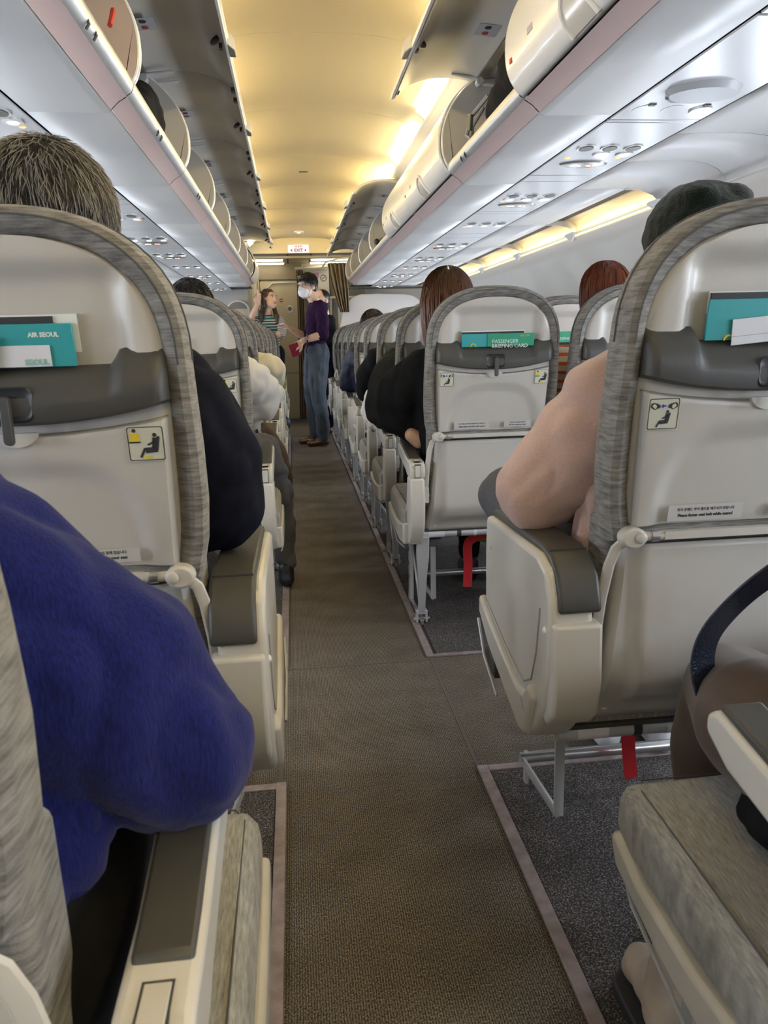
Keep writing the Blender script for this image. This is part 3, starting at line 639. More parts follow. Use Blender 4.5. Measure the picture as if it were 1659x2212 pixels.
def bar_mb():
    # dark pocket bar: thick band, bottom edge sagging, notch in the top edge
    us=[-1+2*i/60 for i in range(61)]; rs=[]
    for u in us:
        x=u*0.190; bot=0.917+0.024*abs(u)**2.2; 
        nt=sst(0.128,0.112,abs(x-0.008)); top=1.010-0.020*nt-0.004*(1-abs(u))
        rb=0.0 if abs(u)<0.93 else ((abs(u)-0.93)/0.07)
        th=0.030*(1-0.55*rb**2)
        y0=yt(0.96)-0.002
        rs.append([(x,y0+0.012,top+0.002),(x,y0-0.004-0.006*0,top),(x,y0-th*0.55,top-0.012),(x,y0-th*0.95,top-0.034),(x,y0-th,bot+0.022),(x,y0-th*0.9,bot+0.004),(x,y0-th*0.6+0.004,bot),(x,y0+0.02,bot)])
    return MB().rings(rs)
def cushion_rim():
    rs=[]
    for d,y in ((0.050,0.02),(0.034,0.006),(0.026,-0.006),(0.014,-0.013),(0.004,-0.008),(0.0,0.006),(0.001,0.045),(0.010,0.072),(0.035,0.092),(0.07,0.100),(0.13,0.098),(0.19,0.094)):
        rs.append([(x,yt(z)+y,z) for x,z in (offc(OUT,d) if d else OUT)])
    return MB().rings(rs)
def sticker(parent,kind,x,z):
    """square pictogram label; kind 'belt' or 'vest'"""
    y=yt(z)-0.0235; S=0.0235; a=math.atan(0.165)
    st=obj('belt_sticker' if kind=='belt' else 'life_vest_sticker',MB().prism(rrect(-S,S,-S,S,0.003),'y',-0.0006,0),stickm,parent,loc=(x,y,z),rot=(a,0,0))
    fr=MB(); o_=rrect(-S*0.95,S*0.95,-S*0.95,S*0.95,0.003); i_=rrect(-S*0.90,S*0.90,-S*0.90,S*0.90,0.0026)
    fr.rings([[(p[0],-0.0009,p[1]) for p in o_],[(p[0],-0.0009,p[1]) for p in i_]],cap=False); obj('border',fr,ink,st)
    Y=-0.0010
    def fig(ox,oz,k,withline=True):
        m=MB()
        m.prism([(ox+k*math.cos(2*PI*i/14)*0.085,oz+k*(0.93)+k*math.sin(2*PI*i/14)*0.085) for i in range(14)],'y',Y-0.0003,Y)
        def bar(a,b,w):
            ax,az=a; bx,bz=b; dx,dz=bx-ax,bz-az; l=math.hypot(dx,dz); nx,nz=-dz/l*w/2,dx/l*w/2
            m.prism([(ox+k*(ax+nx),oz+k*(az+nz)),(ox+k*(bx+nx),oz+k*(bz+nz)),(ox+k*(bx-nx),oz+k*(bz-nz)),(ox+k*(ax-nx),oz+k*(az-nz))],'y',Y-0.0003,Y)
        bar((0.0,0.82),(-0.06,0.38),0.17); bar((-0.02,0.36),(-0.42,0.34),0.13); bar((-0.42,0.38),(-0.62,0.0),0.10)
        bar((0.02,0.68),(-0.30,0.52),0.07); bar((0.14,0.86),(0.04,0.30),0.12); bar((0.08,0.26),(-0.40,0.22),0.10)
        return m
    if kind=='belt':
        obj('seated_figure',fig(0.006,-0.019,0.024),ink,st)
        m=MB()
        for sx in (-1,1):
            m.prism([(sx*0.020,0.010),(sx*0.0195,0.015),(sx*0.016,0.0165),(sx*0.010,0.015),(sx*0.006,0.0125),(sx*0.006,0.009),(sx*0.011,0.0075),(sx*0.013,0.006)],'y',Y-0.0003,Y)
        obj('hands',m,ink,st)
        m=MB()
        for sx in (-1,1): m.prism([(sx*0.018,0.0115),(sx*0.0155,0.0150),(sx*0.0115,0.0125),(sx*0.0115,0.0085),(sx*0.0135,0.0075)],'y',Y-0.0005,Y-0.0003)
        obj('hand_fill',m,stickm,st)
        obj('arrow',MB().prism([(-0.004,0.0115),(-0.001,0.0145),(-0.001,0.0125),(0.003,0.0125),(0.003,0.0105),(-0.001,0.0105),(-0.001,0.0085)],'y',Y-0.0005,Y),bluei,st)
    else:
        obj('seated_figure',fig(0.0115,-0.018,0.0315),ink,st)
        m=MB().prism([(-0.020,0.003),(-0.0195,0.012),(-0.0165,0.0145),(-0.0105,0.0145),(-0.0075,0.012),(-0.007,0.003)],'y',Y-0.0003,Y); f=obj('life_vest',m,yel,st)
        obj('figure_head',MB().cyl((-0.0135,Y-0.0003,0.0175),(-0.0135,Y,0.0175),0.0026,14).box((-0.0205,Y-0.0005,0.0012),(-0.0065,Y,0.0032)),ink,f)
        obj('life_vest',MB().prism(rrect(-0.004,0.006,-0.0200,-0.0165,0.0015),'y',Y-0.0003,Y),yel,st)
    return st
def make_seat(arm,label,style='std',lit=True,legs=True,z_left=False):
    """arm: -1 aisle armrest on the left, +1 on the right, 0 none"""
    t=thing('airline_seat',label,'seat',(0,0,0))
    obj('backrest_cushion',cushion_rim(),fabric,t)
    # two sewn seams following the edge
    for d,y,nm in ((-0.0008,0.030,'seam'),(0.012,-0.0135,'seam')):
        pts=[(x,yt(z)+y,z) for x,z in offc(OUT,d)][:29+10][0:29]
        obj(nm,MB().tube(pts,0.0011,5),stitch,t)
    sh=obj('back_shell',make_shell(),cream,t,solid=-0.004)
    tr=obj('tray_table',tray_mb(),cream,t,solid=-0.010)
    # finger notch tab below the latch
    obj('tab',MB().rings([[(0.026*math.cos(PI+PI*k/12),yt(0.905)-y,0.908+0.018*math.sin(PI+PI*k/12)) for k in range(13)] for y in (0.018,0.0245)]),cream,tr)
    bar=obj('pocket_bar',bar_mb(),darkp,t)
    yb=yt(0.945)-0.0325
    rc=obj('latch_recess',MB().rings([[(p[0],yb,p[1]) for p in rrect(-0.030,0.030,0.923,0.966,0.010)],[(p[0],yb-0.002,p[1]) for p in rrect(-0.028,0.028,0.925,0.964,0.009)],[(p[0],yb-0.0005,p[1]) for p in rrect(-0.024,0.024,0.927,0.960,0.008)]]),darker,bar)
    obj('table_latch',MB().rings([[(p[0],yb-0.006,p[1]) for p in rrect(-0.0065,0.0065,0.895,0.956,0.006)],[(p[0],yb-0.014,p[1]) for p in rrect(-0.0055,0.0055,0.897,0.954,0.005)]]),darkp,t,bevel=0.001)
    sticker(tr,'belt',-0.156,0.889); sticker(tr,'vest',0.156,0.889)
    a=math.atan(0.165)
    z=0.737; y=yt(z)-0.0242
    lb=obj('belt_notice',MB().box((-0.066,-0.0003,-0.013),(0.052,0,0.013)),mat('notice_pale',(0.58,0.565,0.53),0.4) if 'notice_pale' not in bpy.data.materials else bpy.data.materials['notice_pale'],tr,loc=(-0.062,y,z+0.0),rot=(a,0,0))
    text('text_line','Please fasten seat belt while seated',0.0066,ink,lb,(-0.007,-0.0004,-0.004),sx=0.93,bold=0.00018)
    text('text_line','착석 중에는 좌석 벨트를 매주시기 바랍니다',0.0056,ink,lb,(-0.007,-0.0004,0.005),sx=0.9)
    lb=obj('vest_notice',MB().box((-0.045,-0.0003,-0.010),(0.045,0,0.010)),bpy.data.materials['notice_pale'],tr,loc=(0.085,y,z+0.0),rot=(a,0,0))
    text('text_line','Life vest under your seat',0.0062,ink,lb,(0,-0.0004,-0.003),sx=0.9,bold=0.00015)
    text('text_line','구명복은 좌석 밑에 있습니다',0.0052,ink,lb,(0,-0.0004,0.0045),sx=0.9)
    # table hinge rod, end knuckles and swing arms
    hb=obj('hinge_rod',MB().cyl((-0.165,-0.022,0.702),(0.165,-0.022,0.702),0.0075,14).rings([[(x,-0.030,0.697),(x,-0.016,0.697),(x,-0.016,0.709),(x,-0.030,0.709)] for x in (-0.130,0.130)]),cream2,t)
    for sx in (-1,1):
        obj('bushing',MB().cyl((sx*0.150,-0.023,0.702),(sx*0.138,-0.023,0.702),0.0088,16),metal,hb)
        k=obj('hinge_knuckle',MB().rings([[(sx*(0.178+px),yy,0.702+pz) for px,pz in [(0.020*math.cos(2*PI*i/16)+0.002,0.0165*math.sin(2*PI*i/16)) for i in range(16)]] for yy in (-0.036,-0.012)]),cream2,t,bevel=0.004)
        obj('pivot_cap',MB().ell((sx*0.170,-0.037,0.703),(0.009,0.004,0.009)),cream2,k)
        ar=obj('table_arm',MB().tube([(sx*0.182,-0.018,0.700),(sx*0.200,-0.014,0.682),(sx*0.207,-0.008,0.655),(sx*0.213,0.002,0.60),(sx*0.217,0.012,0.525)],0.007,8,(0.6,1.2)),cream2,t)
        obj('arm_pivot',MB().box((sx*0.217-0.009,0.004,0.475),(sx*0.217+0.009,0.030,0.530)).cyl((sx*0.245,0.02,0.50),(sx*0.205,0.02,0.50),0.008,12),cream2,ar,bevel=0.003)
    # lower shell
    def f(u,v):
        z=0.366+0.320*v; hw=lerp([(0.366,0.215),(0.45,0.208),(0.60,0.192),(0.69,0.185)],z); x=(2*u-1)*hw
        yy=0.004+0.055*sst(0.47,0.36,z)**1.0*1.0-0.0
        yy-=0.014*sst(0.168,0.148,abs(x))*sst(0.395,0.425,z)
        yy+=0.03*max(0,(abs(2*u-1)-0.93)/0.07)**2
        return (x,yy,z)
    ls=obj('lower_shell',MB().grid(f,61,30),cream,t,solid=-0.004)
    obj('screw',MB().ell((-0.180,0.055,0.384),(0.007,0.004,0.004)).ell((0.180,0.055,0.384),(0.007,0.004,0.004)),white,ls)
    # side frames between shell and cushion
    obj('lumbar_cushion',MB().rings([[(x,0.035,0.45),(x,0.125,0.45),(x,0.100,0.60),(x,0.095,0.72),(x,0.02,0.72)] for x in (-0.203,0.203)]),fabric,t,bevel=0.012,seg=3)
    # seat cushion
    W=0.228
    def cr(x,k):  # cross-section at width fraction
        h=1.0
        return [(x,0.07,0.365+k*0.01),(x,0.46-k*0.01,0.372+k*0.006),(x,0.480-k*0.012,0.40),(x,0.474-k*0.012,0.445-k*0.008),(x,0.440-k*0.01,0.466-k*0.012),(x,0.34,0.462-k*0.012),(x,0.20,0.452-k*0.012),(x,0.07,0.450-k*0.012)]
    WL_=0.285 if (arm<0 and style=='std') else W; WR_=0.285 if (arm>0 and style=='std') else W
    obj('seat_cushion',MB().rings([cr(-WL_,2.0),cr(-WL_+0.004,1.0),cr(-WL_+0.018,0),cr(-W*0.4,-0.2),cr(W*0.4,-0.2),cr(WR_-0.018,0),cr(WR_-0.004,1.0),cr(WR_,2.0)]),fabric_seat,t,bevel=0.007,seg=3)
    obj('cushion_seam',MB().tube([(-WL_+0.016,0.10,0.449),(-WL_+0.016,0.34,0.461),(-WL_+0.016,0.43,0.464),(-WL_+0.03,0.462,0.458),(WR_-0.03,0.462,0.458),(WR_-0.016,0.43,0.464),(WR_-0.016,0.10,0.449)],0.0011,5),stitch,t)
    obj('seat_pan',MB().box((-W+0.01,0.062,0.364-0.004),(W-0.01,0.455,0.368)),darkp,t)
    # cross beams
    bm_=obj('rear_beam',MB().cyl((-0.234,0.075,0.350),(0.234,0.075,0.350),0.0145,16),paintm,t)
    obj('beam_label',MB().cyl((-0.10,0.075,0.350),(-0.085,0.075,0.350),0.0152,16),ink,bm_); obj('beam_label',MB().cyl((-0.04,0.075,0.350),(-0.030,0.075,0.350),0.0152,16),paper,bm_); obj('beam_label',MB().cyl((-0.20,0.075,0.350),(-0.145,0.075,0.350),0.0150,16),paper,bm_)
    obj('front_beam',MB().cyl((-0.234,0.36,0.325),(0.234,0.36,0.325),0.021,16),paintm,t)
    # luggage restraint tube
    x0=-0.234 if arm>=0 else -0.19; x1=0.234 if arm<=0 else 0.19
    obj('luggage_bar',MB().cyl((x0,0.432,0.092),(x1,0.432,0.092),0.013,14),metal,t)
    if arm:
        s=arm; X=s*0.248
        sup=obj('bar_support',MB().box((s*0.175-0.004,0.425,0.03),(s*0.175+0.004,0.440,0.105)).tube([(s*0.145,0.30,0.24),(s*0.145,0.30,0.03)],0.009,6,(0.6,1.3)).tube([(s*0.145,0.30,0.03),(s*0.188,0.432,0.092)],0.009,6,(0.6,1.3)),paintm,t)
        if legs:
            lx=s*0.222
            lg=obj('rear_leg',MB().rings([[(lx-w,y-0.012,z),(lx+w,y-0.012,z),(lx+w,y+0.012,z),(lx-w,y+0.012,z)] for w,y,z in ((0.022,0.065,0.345),(0.022,0.075,0.27),(0.016,0.088,0.20),(0.012,0.108,0.08),(0.013,0.118,0.045))]).box((lx-0.021,0.108,0.008),(lx-0.013,0.135,0.052)).box((lx+0.013,0.108,0.008),(lx+0.021,0.135,0.052)).box((lx-0.021,0.106,0.040),(lx+0.021,0.130,0.056)),paintm,t,bevel=0.003)
            obj('floor_fitting',MB().box((lx-0.007,0.105,0.0),(lx+0.007,0.16,0.03)).cyl((lx-0.030,0.120,0.020),(lx+0.030,0.120,0.020),0.007,10),metal,lg)
            fl=MB()
            for q in (0,1):
                pass
            fp=[(0.34,0.33),(0.40,0.33),(0.375,0.20),(0.385,0.06),(0.40,0.0),(0.355,0.0),(0.350,0.06),(0.345,0.20)]
            fl.prism(fp,'x',lx-0.008,lx+0.008); fg=obj('front_leg',fl,paintm,t,bevel=0.002)
            
            for hy_,hz_,hr_ in ((0.362,0.22,0.012),(0.365,0.16,0.010),(0.366,0.105,0.009)): obj('leg_hole',MB().cyl((lx-0.0085,hy_,hz_),(lx+0.0085,hy_,hz_),hr_,14),darkp,fg)
            obj('track_rail',MB().box((lx-0.006,0.10,0.004),(lx+0.006,0.40,0.018)),metal,lg)
            obj('brace',MB().tube([(lx,0.12,0.03),(lx,0.355,0.30)],0.006,8),metal,fg)
        if style=='std':
            # side shield: crescent plate, rear block, pad
            sp=[(-0.022,0.565),(-0.030,0.49),(-0.024,0.42),(0.0,0.365),(0.035,0.325),(0.065,0.320),(0.10,0.36),(0.115,0.42),(0.085,0.47),(0.065,0.52),(0.055,0.565)]
            pl=obj('side_shield',MB().prism(sp,'x',X-s*0.022,X+s*0.027),cream2,t,bevel=0.008,seg=3)
            rp=[(0.045,0.400),(0.12,0.383),(0.25,0.368),(0.38,0.372),(0.44,0.392),(0.458,0.395),(0.462,0.380),(0.445,0.350),(0.32,0.322),(0.16,0.312),(0.05,0.322)]
            sk=obj('side_ridge',MB().prism(rp,'x',X-s*0.010,X+s*0.046),cream2,t,bevel=0.010,seg=3)
            obj('trim_rod',MB().tube([(X+s*0.036,0.455,0.365),(X+s*0.040,0.40,0.325),(X+s*0.040,0.25,0.285),(X+s*0.036,0.10,0.30)],0.0028,6),paintm,sk)
            ar=obj('armrest',MB().prism([(-0.012,0.562),(-0.016,0.592),(-0.008,0.612),(0.01,0.620),(0.09,0.622),(0.20,0.640),(0.275,0.652),(0.292,0.642),(0.292,0.622),(0.25,0.600),(0.10,0.575),(0.06,0.562)],'x',X-s*0.026,X+s*0.026),cream2,t,bevel=0.007,seg=3)
            obj('rear_inset',MB().box((X-0.009,-0.0180,0.568),(X+0.009,-0.0150,0.608)).box((X-0.009,-0.004,0.6165),(X+0.009,0.030,0.6218)),cream2,ar,bevel=0.001)
            obj('inset_gap',MB().box((X-0.0105,-0.0168,0.566),(X+0.0105,-0.0145,0.612)).box((X-0.0105,-0.004,0.6165),(X+0.0105,0.032,0.6212)),seam,ar)
            obj('arm_pad',MB().prism([(0.045,0.618),(0.09,0.6205),(0.20,0.6385),(0.278,0.6525),(0.272,0.660),(0.20,0.650),(0.10,0.632),(0.05,0.626)],'x',X-s*0.021,X+s*0.021),darkp,ar,bevel=0.003)
        else:
            # exit-row style: deep closed side box with the folding table inside
            xo,xi=s*0.285,s*0.205
            sp=[(0.372,0.672),(0.045,0.683),(0.0,0.668),(-0.020,0.630),(-0.026,0.597),(-0.022,0.50),(-0.010,0.44),(0.03,0.385),(0.065,0.352),(0.10,0.352),(0.17,0.375),(0.27,0.405),(0.36,0.438),(0.378,0.46),(0.380,0.60)]
            bx=obj('side_box',MB().prism(sp,'x',xo,s*0.215),cream2,t,bevel=0.010,seg=3)
            obj('side_groove',MB().tube([(xo+s*0.0005,y,z) for y,z in ((0.02,0.60),(0.035,0.52),(0.06,0.462),(0.10,0.44),(0.14,0.445),(0.22,0.460),(0.365,0.500))],0.0016,6),mat('groove_shade',(0.33,0.31,0.27),0.6) if 'groove_shade' not in bpy.data.materials else bpy.data.materials['groove_shade'],bx)
            obj('lower_skirt',MB().prism([(0.395,0.500),(0.30,0.47),(0.20,0.445),(0.12,0.425),(0.08,0.43),(0.05,0.46),(0.03,0.44),(0.065,0.356),(0.10,0.350),(0.20,0.380),(0.32,0.418),(0.395,0.462)],'x',xo+s*0.010,xo-s*0.01),cream2,bx,bevel=0.008,seg=3)
            obj('rear_cover',MB().prism([(-0.040,0.590),(-0.044,0.50),(-0.034,0.44),(-0.005,0.41),(0.02,0.42),(0.0,0.50),(-0.005,0.590)],'x',xo-s*0.004,xi),cream2,bx,bevel=0.006,seg=3)
            obj('latch_button',MB().ell((xo,-0.004,0.572),(0.004,0.006,0.006)),white,bx)
            obj('scuff',MB().obox((xo+s*0.0004,0.05,0.42),(0.0006,0.022,0.0012),(0.5,0,0)).obox((xo+s*0.0102,0.075,0.41),(0.0006,0.028,0.0012),(0.7,0,0)).obox((xo+s*0.0004,0.33,0.615),(0.0006,0.012,0.0012),(0.3,0,0)),greyi,bx)
            cap=[(0.37,0.684),(0.06,0.694),(0.015,0.686),(-0.016,0.660),(-0.032,0.622),(-0.033,0.606),(-0.018,0.604),(-0.012,0.63),(0.01,0.66),(0.05,0.676),(0.37,0.668)]
            cp=obj('arm_pad',MB().prism(cap,'x',s*0.272,xi),darkp,t,bevel=0.006,seg=3)
            obj('pad_joint',MB().prism([(0.030,0.6915),(0.0325,0.6915),(0.0325,0.68),(0.030,0.68)],'x',s*0.268,xi+s*0.004),seam,cp)
            obj('under_bracket',MB().box((min(s*0.29,s*0.22),0.28,0.36),(max(s*0.29,s*0.22),0.36,0.40)),darkp,bx,bevel=0.004)
            obj('foot_rest_rod',MB().tube([(s*0.297,0.385,0.45),(s*0.298,0.33,0.39),(s*0.295,0.24,0.345)],0.003,6),paintm,bx)
    return t
R=1; 
AISLE_R=0.640; AISLE_L=-0.360
rowsR=[2.51+0.737*k for k in range(9)]
seats={}
a_r=make_seat(-1,'large grey airline seat nearest on the right of the aisle, its tray notice readable','box',legs=False); a_r.location=(AISLE_R+0.012,1.095,0); seats['AR']=a_r
a_l=make_seat(1,'large grey airline seat nearest whole seat on the left, behind the grey-haired man','box',legs=False); a_l.location=(AISLE_L+0.018,1.06,0); seats['AL']=a_l
b_r=make_seat(-1,'airline seat directly ahead on the right holding the green passenger briefing card','std'); b_r.location=(AISLE_R,2.51,0); seats['BR']=b_r
b_l=make_seat(1,'airline seat on the left holding the black-haired person in the white jacket','std'); b_l.location=(AISLE_L,2.55,0); seats['BL']=b_l
m_r=make_seat(0,'airline seat beside the briefing-card seat, in front of the auburn-haired passenger','std'); m_r.location=(1.108,2.47,0)
dup(m_r,(1.130,3.22,0),'airline seat seen through the gap right of the briefing-card seat, row behind it')
wz=['second','third','fourth','fifth','sixth','seventh','eighth','ninth']
for k,y in enumerate(rowsR[1:]):
    dup(b_r,(AISLE_R,y,0),'aisle seat in the right block, %s one ahead after the exit row'%wz[k],group=None)
for k in range(8):
    dup(b_l,(AISLE_L,3.29+0.737*k,0),'aisle seat in the left block, %s one ahead after the exit row'%wz[k])
z_l=dup(b_l,(-0.354,0.400,0),'seat at the left edge of the photo, holding the passenger in the blue sweater')
z_r=dup(b_r,(0.672,0.385,0),'seat at the lower right corner with grey cushion and white-edged armrest')
BACK_PARTS=('backrest_cushion','seam','back_shell','tray_table','pocket_bar','table_latch','hinge_rod','hinge_knuckle','table_arm','lower_shell','lumbar_cushion')
def shift_back(st,dx,dz):
    for c_ in st.children:
        if c_.name.split('.')[0] in BACK_PARTS: c_.location.x+=dx; c_.location.z+=dz
shift_back(z_l,-0.026,0); shift_back(a_r,0.020,0.018); shift_back(a_l,-0.006,0.009)
seats['ZL']=z_l; seats['ZR']=z_r
for key in ():
    pass
# ================================================================== POCKET ITEMS
def in_pocket(seat_loc,x,z0,w,h,th,m,label,name,cat,yoff=0.0,tilt=0.0):
    """a printed thing standing in the literature pocket"""
    zc=0.985; t=thing(name,label,cat,(seat_loc[0]+x,seat_loc[1]+yt(zc)-0.004+yoff,zc+seat_loc[2]))
    t.rotation_euler=(math.atan(0.165),tilt,0)
    c=obj('cover',MB().box((-w/2,-th,0.004),(w/2,0,h)),m,t,bevel=0.0008)
    return t,th
L=b_r.location
t,th=in_pocket(L,-0.045,0,0.125,0.045,0.004,tealm,'teal magazine standing at the left of the briefing card','magazine','magazine')
obj('dark_edge',MB().box((-0.0625,0.0004,0.030),(0.14,0.003,0.050)),ink,t); obj('page_edge',MB().box((-0.0625,0.003,0.030),(0.142,0.0045,0.053)),whitei,t)
obj('yellow_ring',MB().tube([(0.0-0.025+0.009*math.cos(PI*k/10),-th-0.0006,0.004+0.010*math.sin(PI*k/10)) for k in range(11)],0.0016,5),yel,t)
t,th=in_pocket(L,0.052,0,0.152,0.044,0.002,greenm,'green passenger briefing card in the seat pocket ahead on the right','safety card','card',-0.005)
t.name='safety_card'
text('title','PASSENGER',0.0165,whitei,t,(-0.062,-th-0.0004,0.0195),align='LEFT'); text('title','BRIEFING CARD',0.0165,whitei,t,(-0.062,-th-0.0004,0.0045),align='LEFT')
text('subtitle','A321-200',0.0075,yel,t,(0.030,-th-0.0004,0.036),align='LEFT')
# right nearest seat
L=a_r.location+Vector((0.020,0,0.018))
t,th=in_pocket(L,0.018,0,0.24,0.060,0.004,tealm,'teal magazine in the pocket of the nearest right seat','magazine','magazine')
obj('dark_edge',MB().box((-0.116,0.001,0.045),(0.12,0.004,0.068)),ink,t); obj('page_edge',MB().box((-0.118,0.004,0.04),(0.12,0.006,0.0695)),whitei,t)
obj('yellow_ring',MB().tube([(-0.085+0.007*math.cos(PI*k/10),-th-0.0006,0.004+0.007*math.sin(PI*k/10)) for k in range(11)],0.0015,5),yel,t)
t,th=in_pocket(L,0.036,0,0.20,0.040,0.001,paper,'folded white paper tucked in front of the teal magazine at right','paper','paper',-0.006,tilt=-0.08)
obj('fold_line',MB().box((-0.10,-th-0.0004,0.016),(0.10,-th,0.0165)),greyi,t)
# left nearest seat
L=a_l.location+Vector((-0.006,0,0.009))
t,th=in_pocket(L,-0.010,0,0.185,0.056,0.004,tealm,'teal airline magazine in the pocket of the nearest left seat','magazine','magazine')
obj('dark_edge',MB().box((-0.09,0.001,0.045),(0.07,0.004,0.064)),ink,t); obj('page_edge',MB().box((-0.092,0.004,0.02),(0.098,0.006,0.066)),whitei,t)
text('title','AIR SEOUL',0.0075,whitei,t,(0.076,-th-0.0004,0.043),align='RIGHT',bold=0.0003)
t,th=in_pocket(L,0.005,0,0.098,0.030,0.001,paper,'white paper slip with pale green lettering in the left seat pocket','paper','paper',-0.006)
text('title','SEOUL',0.0095,mat('print_pale_green',(0.30,0.52,0.42),0.6),t,(0.046,-th-0.0004,0.0095),align='RIGHT',bold=0.0004)
t,th=in_pocket(L,-0.085,0,0.15,0.052,0.002,greenm,'curled green card at the left edge of the nearest left seat pocket','safety card','card',-0.010,tilt=0.16)
t.name='safety_card'; text('title','BRIEFING CARD',0.0135,whitei,t,(0.050,-th-0.0004,0.013),align='RIGHT')
obj('back_leaf',MB().prism([(-0.01,0.045),(0.045,0.068),(0.062,0.05),(0.072,0.004),(0.0,0.004)],'y',0.0005,0.002),mat('light_green_leaf',(0.25,0.55,0.30),0.5),t)
L=b_l.location
t,th=in_pocket(L,-0.075,0,0.10,0.050,0.003,greenm,'green card in the pocket of the second seat on the left','safety card','card'); t.name='safety_card'
t,th=in_pocket(L,-0.02,0,0.05,0.050,0.003,ink,'black magazine edge beside the green card in the second left seat','magazine','magazine',-0.001)
t,th=in_pocket(L,0.018,0,0.026,0.050,0.003,greenm,'narrow green folded card standing right of the black magazine','safety card','card',-0.001); t.name='safety_card'
text('title','SEOUL',0.009,whitei,t,(0.0,-th-0.0004,0.02),rot=(PI/2,-PI/2,0))
t,th=in_pocket((AISLE_R,rowsR[1],0),0.03,0,0.16,0.05,0.004,tealm,'teal magazine in the seat pocket behind the bob-haired passenger\'s shoulder','magazine','magazine')
t,th=in_pocket((1.130,3.22,0),0.02,0,0.17,0.048,0.003,greenm,'green briefing card seen in the gap right of the directly ahead seat','safety card','card'); t.name='safety_card'
text('title','PASSENGER',0.0165,whitei,t,(-0.07,-th-0.0004,0.0195),align='LEFT')
text('subtitle','A321-200',0.0075,yel,t,(0.030,-th-0.0004,0.036),align='LEFT')
# ================================================================== PEOPLE
def cap_prims(pts,rs): return [('c',pts[i],rs[i],pts[i+1],rs[i+1]) for i in range(len(pts)-1)]
def blob(name,prims,m,parent,vox=0.008,smooth=6,amp=0.0,freq=9.0,stretch=(1,1,1),orig=(0,0,0),ang=180,extra=None):
    orig=Vector(orig); mb=MB()
    for p in prims:
        if p[0]=='c':
            a,ra,b,rb=Vector(p[1])-orig,p[2],Vector(p[3])-orig,p[4]
            d=(b-a); L=d.length
            if L<1e-5: mb.ell(a,(ra,ra,ra)); continue
            t=d/L; u=t.orthogonal().normalized(); w_=t.cross(u); N=14; rs=[]
            for k in range(1,5): 
                q=PI/2*(1-k/4.0); rs.append([a-t*ra*math.sin(q)+(u*math.cos(2*PI*j/N)+w_*math.sin(2*PI*j/N))*ra*math.cos(q) for j in range(N)])
            for k in range(0,4):
                q=PI/2*(k/4.0); rs.append([b+t*rb*math.sin(q)+(u*math.cos(2*PI*j/N)+w_*math.sin(2*PI*j/N))*rb*math.cos(q) for j in range(N)])
            mb.rings(rs)
        else:
            mb.ell(Vector(p[1])-orig,p[2],p[3] if len(p)>3 else (0,0,0),20,12)
    me=bpy.data.meshes.new(name+'_src'); me.from_pydata(mb.v,[],mb.f)
    bm=bmesh.new(); bm.from_mesh(me); bmesh.ops.recalc_face_normals(bm,faces=bm.faces); bm.to_mesh(me); bm.free()
    tmp=bpy.data.objects.new('tmp',me); C.objects.link(tmp)
    r=tmp.modifiers.new('r','REMESH'); r.mode='VOXEL'; r.voxel_size=vox
    s=tmp.modifiers.new('s','SMOOTH'); s.iterations=smooth; s.factor=0.5
    bpy.context.view_layer.update()
    nm=bpy.data.meshes.new_from_object(tmp.evaluated_get(bpy.context.evaluated_depsgraph_get()))
    bpy.data.objects.remove(tmp); bpy.data.meshes.remove(me)
    if amp:
        co_=[]; nv=[v.normal.copy() for v in nm.vertices]
        for v,n_ in zip(nm.vertices,nv):
            q=Vector((v.co.x*stretch[0],v.co.y*stretch[1],v.co.z*stretch[2]))*freq
            f=noise.noise(q)+0.5*noise.noise(q*2.3+Vector((5,1,2)))
            f=abs(f)*1.6-0.4
            v.co+=n_*amp*f
    for p in nm.polygons: p.use_smooth=True
    nm.materials.clear(); nm.materials.append(m); nm.name=name
    o=bpy.data.objects.new(name,nm); C.objects.link(o); o.location=orig
    if parent: o.parent=parent; o.location=orig-parent.location
    return o
